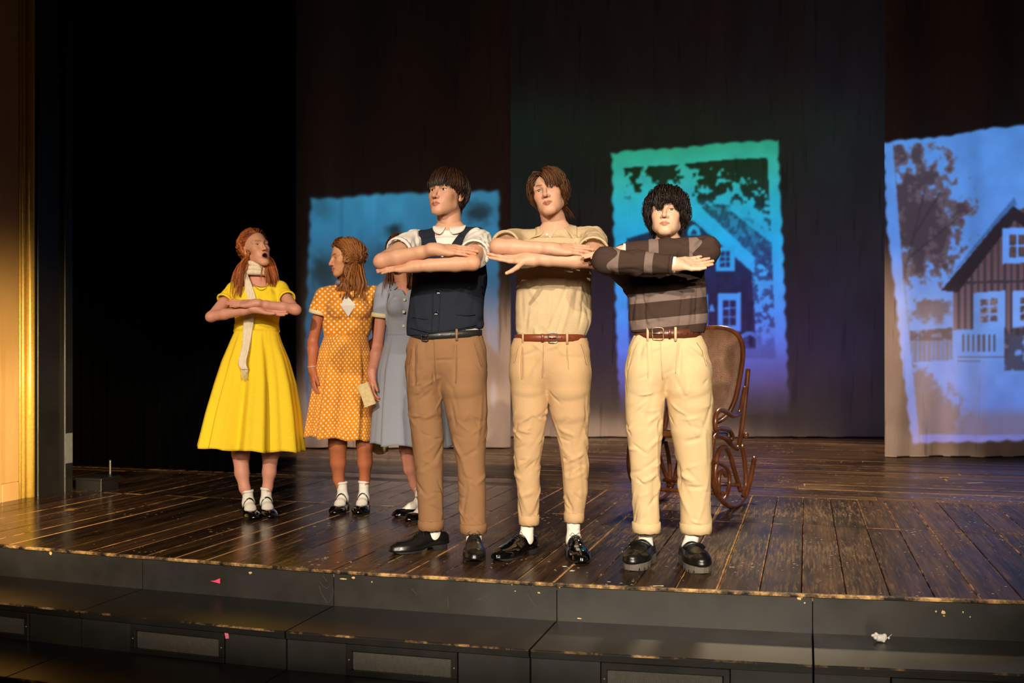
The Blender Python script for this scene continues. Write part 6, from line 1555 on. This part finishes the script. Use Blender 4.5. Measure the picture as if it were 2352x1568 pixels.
def woman_orange():
    d = 6.08; root = empty('person', (W(798, 1178, d)[0], d, 0))
    tag(root, 'person in an orange polka dot dress looking towards the yellow dress', 'person')
    H = Head(W(795, 591, 6.06), 62, -4, -2, .93, .94, 'closed', .12, neck=(W(799, 624, 6.08), W(800, 660, 6.10)), neck_r=(.047, .054), female=True, skin=(214, 156, 112), brow=(96, 58, 34), lips=(176, 84, 72), smile=1.0, nose=.96, scalp=(84, 44, 22))
    RA = Arm('R', W(742, 680, 6.08), W(719, 784, 6.10), W(717, 846, 6.02), W(720, 908, 5.98) - W(717, 846, 6.02), (.9, .45, 0), .94, (.040, .036, .031, .034, .0225), curl=(14, 18, 20, 22), thumb=(22, 12), start=.45)
    LA = Arm('L', W(860, 676, 6.10), W(868, 778, 6.24), W(834, 822, 6.34), W(790, 835, 6.36) - W(834, 822, 6.34), (0, .9, .2), .94, (.040, .036, .031, .034, .0225), curl=(14, 18, 20, 22), thumb=(22, 12), start=.45)
    shoes = mary_janes(root, ((W(768, 1184, 5.97), (-.10, -1), .175), (W(822, 1183, 5.98), (-.04, -1), .180)), None)
    legs = woman_legs(([(772, 940, 24), (774, 1021, 20.6), (773, 1064, 17.5), (772.5, 1104, 12.2)], [(836, 940, 24), (836, 1021, 19.4), (835, 1064, 16.6), (833, 1104, 11.8)]), d, shoes)
    body(root, H, [RA, LA], [(W(796, 850, d), .12, .75), (W(795, 768, d), .105, .7), (W(797, 715, d), .125, .66), (W(799, 678, d), .09, .66)], legs, (186, 112, 76), .006, seed=22)
    for i, (a, toe, dv, top) in enumerate(shoes): sock(root, a, toe, dv, .25, top, .0325, True, legs[i][0][-2] * .3 + legs[i][0][-1] * .7)
    sp = [(H.loc(p), np.full(3, r)) for p, r in ((W(742, 676, 6.08), .068), (W(856, 680, 6.10), .068), (W(798, 708, 6.08), .125), (W(800, 650, 6.08), .056))]
    fl = lambda p: np.stack([np.sign(p[:, 0] - .01) * .8, np.interp(p[:, 1], [-.09, -.02, .06], [.25, .5, .2]), -.35 + 0 * p[:, 0]], 1)
    hair(root, H, MH['auburn'], 41, 2300, back=(-.042, .9, -.14), flow=fl, zmin= lambda p: -.325 + .03 * np.sin(p[:, 0] * 50 + 1), length=.46, grav=.20, lift=.35, layer=(.003, .024), rad=.0066, colliders=sp, wave=.010, K=13, steps=32)
    bo, V, F = bodice(root, d, rows_lr([(676, 742, 860), (705, 743, 858), (732, 744, 854), (752, 743, 851), (766, 748, 842), (774, 750, 838)]), (W(750, 676, 6.09), W(852, 676, 6.10), .044), W(800, 652, 6.10), (RA, LA), ME_DOTS, ((.40, .052, .060), (.40, .054, .058)),
           bust=[(W(778, 708, 5.99), (.062, .055, .060)), (W(824, 708, 6.0), (.062, .055, .060))], waist_y=772, neck_z=650, wr_seed=6, nw=120, wide=1.12, dots=True, cuff=ME_CREAM, amp=.006)
    band('waist_seam', W(795, 771, d), 50 * d / F_PX, .088, W(0, 774, d)[2], W(0, 768, d)[2], .003, fabric('orange_waist_seam', (216, 132, 26), .06, 300, .3), root)
    skirt(root, d, [(771, 745, 845), (800, 734, 850), (854, 724, 856), (930, 711, 854), (1006, 699, 853)], ME_DOTS, .80, 8, .10, 8, hem_dip=.015)
    # neckerchief: blue band at the neck, white pointed end on the chest
    c = W(799, 648, 6.08); t = np.linspace(0, 2 * np.pi, 36)[:-1]
    mk('neckerchief_band', *tube(np.stack([c[0] + .058 * np.cos(t), c[1] + .058 * np.sin(t), c[2] + .012 * np.sin(t)], 1), .016, 8, closed=True, flat=1.0), ME_BLUE, root)
    k = [px_seat(V, x, y, 5.96, .006) for x, y in ((794, 676), (783, 702), (800, 727), (817, 700))]
    m_ = np.mean(k, 0) + [0, -.010, 0]; q = [k[0], (k[0] + k[1]) / 2, k[1], (k[1] + k[2]) / 2, k[2], (k[2] + k[3]) / 2, k[3], (k[3] + k[0]) / 2, m_]
    o = mk('neckerchief_end', q, [[i, (i + 1) % 8, 8] for i in range(8)], MT_WHITE, root, False); s = o.modifiers.new('solid', 'SOLIDIFY'); s.thickness = .004
    mk('bracelet', *tube([RA.W + [.027 * math.cos(a), .027 * math.sin(a), .012 + .003 * math.cos(a)] for a in np.linspace(0, 2 * np.pi, 25)[:-1]], .0025, 6, closed=True), plain('pale_bracelet', (206, 190, 190), .4), root)

def woman_grey():
    d = 5.93; root = empty('person', (W(935, 1185, d)[0], d, 0))
    tag(root, 'person in a grey-blue shirt dress half hidden behind the navy waistcoat', 'person')
    H = Head(W(917, 582, 5.93), 14, 0, 0, .93, .94, 'closed', .8, neck=(W(920, 618, 5.95), W(928, 656, 5.96)), neck_r=(.047, .054), female=True, skin=(204, 140, 104), brow=(90, 56, 36), scalp=(84, 48, 26))
    RA = Arm('R', W(882, 672, 5.95), W(868, 796, 5.97), W(854, 858, 5.88), W(852, 914, 5.84) - W(854, 858, 5.88), (.9, .35, 0), .94, (.041, .037, .033, .036, .023), curl=(22, 24, 26, 28), thumb=(20, 16), start=.45)
    LA = Arm('L', W(984, 672, 5.95), W(1000, 770, 6.04), W(975, 840, 6.0), W(962, 900, 5.95) - W(975, 840, 6.0), (-.9, .35, 0), .94, (.041, .037, .033, .036, .023), curl=(14, 16, 18, 20), thumb=(20, 10), start=.45)
    shoes = mary_janes(root, ((W(905, 1188, 5.88), (-.78, -.62), .165), (W(934, 1201, 5.72), (-.62, -.78), .16)), None)
    legs = woman_legs(([(931, 950, 21), (934, 1030, 17.5), (940, 1078, 14), (949, 1116, 10)], [(975, 950, 21), (972, 1030, 17), (970, 1078, 14), (968, 1116, 10)]), d, shoes)
    body(root, H, [RA, LA], [(W(938, 850, d), .105, .75), (W(937, 768, d), .09, .7), (W(936, 715, d), .095, .66), (W(931, 680, d), .070, .66)], legs, (206, 142, 118), .006, seed=23)
    for i, (a, toe, dv, top) in enumerate(shoes): sock(root, a, toe, dv, .25, top, .031, True, legs[i][0][-2] * .3 + legs[i][0][-1] * .7)
    H.eyes(root)
    sp = [(H.loc(p), np.full(3, r)) for p, r in ((W(886, 676, 5.95), .064), (W(980, 676, 5.95), .064), (W(933, 705, 5.92), .125), (W(928, 650, 5.95), .056))]
    hair(root, H, MH['brown_three'], 51, 1700, back=(.0, .6, -.05), flow= lambda p: np.stack([np.sign(p[:, 0]) * .6, np.interp(p[:, 1], [-.09, .0, .08], [.9, .8, .2]), -.1 + 0 * p[:, 0]], 1), zmin=lambda p: np.where(p[:, 0] < .03, -.33, -.22), gap=.05, length=.42, grav=.18, lift=.25, layer=(.002, .016), rad=.0054, colliders=sp, wave=.003, K=12, steps=32)
    bo, V, F = bodice(root, d, rows_lr([(672, 884, 982), (705, 888, 984), (735, 890, 985), (755, 891, 985), (772, 891, 985)]), (W(888, 664, 5.96), W(980, 664, 5.96), .042), W(928, 648, 5.96), (RA, LA), ME_GREY, ((.46, .056, .056), (.46, .056, .056)),
           bust=[(W(912, 704, 5.86), (.058, .05, .055)), (W(956, 704, 5.86), (.058, .05, .055))], waist_y=768, neck_z=652, wr_seed=9, nw=60, wide=1.04, cuff=ME_CREAM, vneck=((931, 678), .55), amp=.0035)
    fr = lambda a, b: px_seat(V, a, b, 5.83, .001)
    collar(bo, np.array([H.neck[1][0], H.neck[1][1] - .004, W(0, 645, d)[2]]), .055, .058, 0, ME_GREY, .06, .052, 1.0, .022, .5, field=F)
    buttons(bo, [fr(929, 688), fr(927, 716), fr(927, 748)], MT_WBUTTON, .0085)
    band('waistband', W(938, 766, d), 48 * d / F_PX, .082, W(0, 771, d)[2], W(0, 762, d)[2], .003, ME_GREY, root)
    skirt(root, d, [(768, 890, 985), (800, 880, 993), (850, 868, 1004), (930, 859, 1020), (1021, 852, 1038)], ME_GREY, .80, 7, .10, 12, hem_dip=.01)
    # what she holds: a notebook in the hand, a gauzy pouch hanging behind the skirt
    nb = empty('notebook', W(843, 906, 5.80)); tag(nb, 'thin cream notebook held against the grey-blue skirt', 'notebook')
    ax, az = nrm([.92, -.25, .32]), nrm([.30, .05, -.95]); az = nrm(az - ax * (az @ ax)); ay = np.cross(az, ax); c = W(842, 906, 5.78)
    mk('page_block', *bevelbox(c, .064, .009, .130, .001, ax, ay, az), plain('cream_paper', (226, 208, 160), .8), nb, False)
    for q in (-1, 1): mk('notebook_cover', *bevelbox(c + ay * q * .0062, .068, .002, .134, .0006, ax, ay, az), plain('cream_cover', (214, 190, 138), .6), nb, False)
    pu = empty('gauze_pouch', W(866, 1000, 6.30)); tag(pu, 'pale gold gauze pouch hanging below the grey skirt hem', 'bag')
    F = Field(W(835, 1055, 6.3) - [.02, .12, .02], W(905, 890, 6.3) + [.02, .12, .02], .0045)
    F.rc(W(857, 905, 6.30), W(862, 985, 6.30), .012, .034, .01); F.rc(W(862, 985, 6.30), W(869, 1022, 6.30), .034, .054, .02); F.ell(W(876, 1028, 6.30), (.042, .04, .040), .02)
    Vp, Qp = F.mesh(); Np = vnormals(Vp, Qp); Vp = random_wrinkles(Vp, Np, np.random.default_rng(4), 90, .006, .007, .06)
    mk('pouch_body', Vp, Qp, fabric('gold_gauze', (190, 168, 110), .25, 120, .5), pu); z = W(857, 905, 6.30)
    mk('pouch_cord', *tube([z, z + [.042, -.08, .06], RA.W + [-.012, .05, -.07]], .003, 6), ME_CREAM, pu)
man_one(); man_two(); man_three()
woman_yellow(); woman_orange(); woman_grey()
# ------------------------------------------------------------------ bentwood rocking chair behind the curly-haired boy
def bentwood():
    m = Mat('bentwood_beech').set(Roughness=.28, Specular_IOR_Level=.55, Coat_Weight=.3); nf = m.noise(6, 5, m.coord((3, 3, .6)))
    m.base(m.ramp(nf, [(.3, C(66, 33, 17)), (.7, C(118, 66, 35))])); m.bump(nf, .1, .004); return m.m
def cane():
    m = Mat('woven_cane').set(Roughness=.5); v = m.coord((1, 1, 1), (0, 0, STAGE_A * 2))
    w = []
    for rot in ((0, 0, 0), (0, math.radians(90), 0), (0, math.radians(45), 0), (0, math.radians(-45), 0)):
        t = m.n('TexWave', wave_type='BANDS', bands_direction='X'); t.inputs['Scale'].default_value = 26; t.inputs['Distortion'].default_value = .3
        m.l(m.coord((1, 1, 1), rot), t.inputs['Vector']); w.append(t.outputs['Fac'])
    a = m.math('MAXIMUM', m.math('MAXIMUM', w[0], w[1]), m.math('MULTIPLY', m.math('MAXIMUM', w[2], w[3]), .8)); wear = m.noise(9, 5, m.coord((2, 2, .8)), .7)
    c = m.ramp(a, [(.35, C(42, 24, 16)), (.85, C(104, 64, 40))]); m.base(m.mix(m.math('MULTIPLY', m.math('MULTIPLY', wear, wear), .8), c, C(176, 136, 104))); m.bump(a, .5, .004); return m.m
def rocking_chair():
    fw, rt = np.array([-.5, -.866, 0]), np.array([.866, -.5, 0]); O = np.array([1.129, 6.31, 0]); HW = .26; up = np.array([0, 0, 1.0])
    root = empty('rocking_chair', tuple(O)); tag(root, 'brown bentwood rocking chair with caned back and seat', 'chair')
    wood, can = bentwood(), cane()
    L = lambda s, f, z: O + rt * s + fw * f + up * z
    def fz(px, py):
        R = O + rt * HW; k = (px - CX) / F_PX; f = (R[0] - R[1] * k) / (.5 - .866 * k); Y = R[1] - .866 * f; return f, CAM_H - (py - HY) * Y / F_PX
    cr = lambda a, b: fz(1420 + a * .287, 740 + b * .287)
    frames = {
        'rocker': ([cr(760, 930), cr(742, 1080), cr(748, 1240), cr(800, 1390), cr(900, 1488), cr(1000, 1415), cr(1050, 1290), cr(1090, 1080)], .0165),
        'side_rail': ([cr(1040, 375), cr(1022, 560), cr(1000, 760), cr(965, 985), cr(930, 1000), cr(860, 930), cr(790, 905), cr(760, 935)], .0160),
        'front_hoop': ([cr(830, 1370), cr(800, 1240), cr(818, 1060), cr(868, 1000), cr(915, 1060), cr(950, 1180), cr(1000, 1350)], .0150),
        'rear_leg': ([cr(990, 985), cr(1012, 1120), cr(1020, 1290), cr(1000, 1390)], .0145),
        'scroll': ([cr(778, 1120), cr(850, 1135), cr(905, 1190), cr(915, 1290), cr(885, 1400), cr(850, 1420), cr(830, 1340), cr(835, 1220), cr(865, 1190), cr(885, 1230)], .0130),
        'armrest': ([cr(1000, 520), cr(985, 600), cr(960, 715), cr(905, 748), cr(840, 712), cr(795, 706), cr(765, 750), cr(762, 850), cr(800, 848), cr(870, 862), cr(898, 910), cr(885, 940)], .0150)}
    for nm, (pts, r) in frames.items():
        for s in (HW, -HW):
            ins = {'scroll': -.02, 'front_hoop': -.018, 'rear_leg': .0, 'armrest': .012}.get(nm, 0) * np.sign(s)
            P = spline([L(s + ins, max(-.62, min(.62, f)), max(z, .019)) for f, z in pts], 60); mk(nm, *tube(P, r, 10, up=rt), wood, root)
    # back panel: rounded frame with cane, leaning back
    def panel(name, a, b, hw, hb, r, sag, square=3.2):
        c0, c1 = np.array(a), np.array(b); t = np.linspace(0, 2 * np.pi, 73)[:-1]; ct, st = np.cos(t), np.sin(t)
        sx = hw * np.sign(ct) * np.abs(ct) ** (2 / square); hh = .5 + .5 * np.sign(st) * np.abs(st) ** (2 / square); taper = 1 - hb * (1 - hh)
        ring = c0 + (c1 - c0) * hh[:, None] + rt * (sx * taper)[:, None]; nn = nrm(np.cross(c1 - c0, rt)); ring = ring + nn * (sag * (1 - (sx / hw) ** 2))[:, None]
        fr = mk(name + '_frame', *tube(ring, r, 10, closed=True, up=nn), wood, root)
        rows = [ring.mean(0) + (ring - ring.mean(0)) * k + nn * sag * .3 * (1 - k) for k in (.99, .75, .5, .25, .02)]
        o = mk(name + '_cane', np.vstack(rows), grid_faces(72, 5, True), can, fr); s = o.modifiers.new('solid', 'SOLIDIFY'); s.thickness = .006; s.offset = 0
    panel('backrest', L(0, -.16, .505), L(0, -.44, 1.13), .245, .12, .016, -.03)
    panel('seat', L(0, -.18, .455), L(0, .30, .475), .235, .10, .019, .0)
    mk('front_rung', *tube([L(-HW, .12, .115), L(0, .12, .112), L(HW, .12, .115)], .013, 10, up=up), wood, root)
    mk('rear_rung', *tube([L(-HW, -.20, .13), L(HW, -.20, .13)], .012, 10, up=up), wood, root)
    for s in (HW, -HW):
        mk('knob', *lathe(L(s, *cr(1010, 905)) + rt * .01 * np.sign(s), [(0, -.02), (.016, -.014), (.02, 0), (.016, .014), (0, .02)], 12, rt), wood, root)
rocking_chair()
# ------------------------------------------------------------------ small litter and tape
def scrap(name, px, py, z, w, h, rot, rgb, label, cat, d=None, up=(0, 0, 1), out=.0):
    dd = d or F_PX * (CAM_H - z) / (py - HY); c = W(px, py, dd); c[2] = z if d is None else c[2]
    rng = np.random.default_rng(int(px)); a = math.radians(rot); n = np.asarray(up, float); ax = nrm(np.cross([0, 1, 0] if abs(n[2]) > .5 else [0, 0, 1], n)); ay = np.cross(n, ax)
    ax, ay = ax * math.cos(a) + ay * math.sin(a), ay * math.cos(a) - ax * math.sin(a)
    V = [c + ax * (i / 3 - .5) * w + ay * (j / 2 - .5) * h * rng.uniform(.8, 1.1) + n * (.0012 + rng.uniform(0, .003) * (cat != 'tape')) for j in range(3) for i in range(4)]
    o = mk(name, V, grid_faces(4, 3), plain(name + '_paper', rgb, .7), None, False); s = o.modifiers.new('solid', 'SOLIDIFY'); s.thickness = .001; s.offset = 1; tag(o, label, cat); return o
scrap('paper_scrap', 1297, 1302, 0, .018, .018, 20, (222, 212, 188), 'tiny pale paper scrap just below the shiny shoe of the person in the polo shirt', 'litter')
scrap('paper_scrap', 1314, 1312, 0, .020, .016, 50, (216, 206, 182), 'tiny pale paper scrap nearest the stage edge below the person in the polo shirt', 'litter')
scrap('paper_strip', 1512, 1347, 0, .044, .012, 5, (200, 190, 160), 'pale paper strip at the stage edge below the thick-soled loafers', 'litter')
scrap('paper_strip', 2168, 1097, 0, .075, .035, 5, (150, 140, 130), 'short white strip on the floor in front of the right-hand screen', 'litter')
scrap('tape_strip', 2240, 1109, 0, .15, .030, 18, (128, 120, 112), 'long pale tape strip on the floor near the right-hand screen', 'tape')
scrap('red_dot', 1352, 1141, 0, .012, .03, 0, (190, 30, 30), 'small red spot of tape on the floor behind the person in the polo shirt', 'tape')
scrap('yellow_mark', 163, 1170, 0, .05, .07, 5, (150, 110, 40), 'dull yellow floor mark near the gilt wall', 'tape')
en = nrm(UV(0, -1))
tp1 = UV(-2.62, edge_v(-2.62) - .002, -.09)
o = mk('pink_tape', [tp1 + en * .0012 + p for p in (np.array([-.035, 0, 0]), np.array([.012, 0, -.012]), np.array([.012, 0, .014]), np.array([-.012, 0, .004]))], [[0, 1, 2, 3]], plain('pink_gaffer_tape', (226, 70, 110), .5), None, False); tag(o, 'pointed pink tape piece on the stage riser left of the yellow dress', 'tape'); s = o.modifiers.new('solid', 'SOLIDIFY'); s.thickness = .001
def on_front(px, py, k):
    """the point of step row k's front face that shows at px, py"""
    u = -1.0
    for _ in range(40):
        p = UV(u, edge_v(u) - TREAD * k, 0); q = CX + F_PX * p[0] / p[1]; u += (px - q) / F_PX * p[1] * .8
    return UV(u, edge_v(u) - TREAD * k, CAM_H - (py - HY) * p[1] / F_PX)
c = on_front(521, 1456, 1) + en * .002; ax = UV(1, 0)
o = mk('pink_tape', [c + ax * x + np.array([0, 0, z]) for x, z in ((-.012, .018), (.006, .016), (.012, -.016), (-.004, -.018))], [[0, 1, 2, 3]], plain('pink_spotted_tape', (230, 120, 140), .5), None, False); tag(o, 'small pink tape tab hanging on the step front below the yellow dress', 'tape'); s = o.modifiers.new('solid', 'SOLIDIFY'); s.thickness = .001
o.location = (0, 0, 0)
fl = empty('fluff_ball', (0, 0, 0)); tag(fl, 'small white tuft of fluff on the step at stage right', 'litter'); cf = W(2022, 1465, F_PX * (CAM_H + RISE - .015) / (1465 - HY)); cf[2] = -RISE + .016
F = Field(cf - .05, cf + .05, .003); F.ell(cf, (.026, .016, .014), 0); rng = np.random.default_rng(2)
for _ in range(22): F.ell(cf + rng.normal(size=3) * [.014, .009, .006], np.full(3, rng.uniform(.004, .009)), .004)
Vf, Qf = F.mesh(); mk('tuft', Vf, Qf, fabric('white_fluff', (214, 210, 200), .1, 400, .6), fl)
mk('stray_thread', *tube([cf + [.02, 0, 0], cf + [.034, 0, .004], cf + [.045, 0, .014]], .0008, 5), MT_WHITE, fl)
# bare-wood chips and scratches on the stage riser
def on_riser(px, py):
    u = px / 1176 - 1.5
    for _ in range(40):
        p = UV(u, edge_v(u), 0); q = CX + F_PX * p[0] / p[1]; u += (px - q) / F_PX * p[1] * .8
    return UV(u, edge_v(u), CAM_H - (py - HY) * p[1] / F_PX) + en * .0006
MF_CHIP = plain('bare_wood_chip', (206, 172, 116), .7); MF_CHALK = plain('pale_scratch', (74, 72, 67), .8)
crng = np.random.default_rng(12); parts = []
for px, py, w, h in ((790, 1329, 26, 5), (812, 1326, 10, 6), (854, 1336, 5, 5), (1176, 1341, 5, 5), (1224, 1343, 5, 5), (1285, 1348, 5, 5), (1835, 1374, 16, 9), (1848, 1384, 6, 5), (1842, 1372, 5, 5), (2150, 1404, 6, 5), (2166, 1406, 15, 9), (2168, 1414, 7, 4), (2212, 1405, 5, 6), (2228, 1416, 4, 5), (600, 1301, 14, 5), (116, 1270, 8, 12), (575, 1315, 10, 7), (1183, 1357, 6, 3), (1238, 1361, 9, 4), (1330, 1420, 14, 3), (965, 1411, 12, 3)):
    c = on_riser(px, py); k = c[1] / F_PX; a = UV(1, 0); n = 7
    ring = [c + a * (w * k / 2 * math.cos(t) * crng.uniform(.5, 1.1)) + np.array([0, 0, h * k / 2 * math.sin(t) * crng.uniform(.5, 1.1)]) for t in np.arange(n) * 2 * np.pi / n]
    parts.append((np.array([c + en * .0012] + ring), np.array([[0, 1 + i, 1 + (i + 1) % n] for i in range(n)])))
o = mk('paint_chips', *join(parts), MF_CHIP, apron, False); o['kind'] = 'stuff'
parts = []
for pts in (((734, 1334), (742, 1345), (752, 1352), (760, 1340)), ((733, 1344), (738, 1362), (748, 1378), (752, 1384)), ((764, 1350), (766, 1362), (760, 1376), (755, 1384)), ((742, 1322), (752, 1336)), ((946, 1352), (958, 1366), (970, 1350)), ((1095, 1378), (1110, 1372), (1122, 1369)), ((1028, 1370), (1030, 1395)), ((1210, 1362), (1220, 1378), (1230, 1392)), ((1170, 1405), (1170, 1418)), ((1282, 1372), (1284, 1388))):
    parts.append(tube([on_riser(x, y) for x, y in pts], .0009, 4))
o = mk('scratches', *join(parts), MF_CHALK, apron, False); o['kind'] = 'stuff'
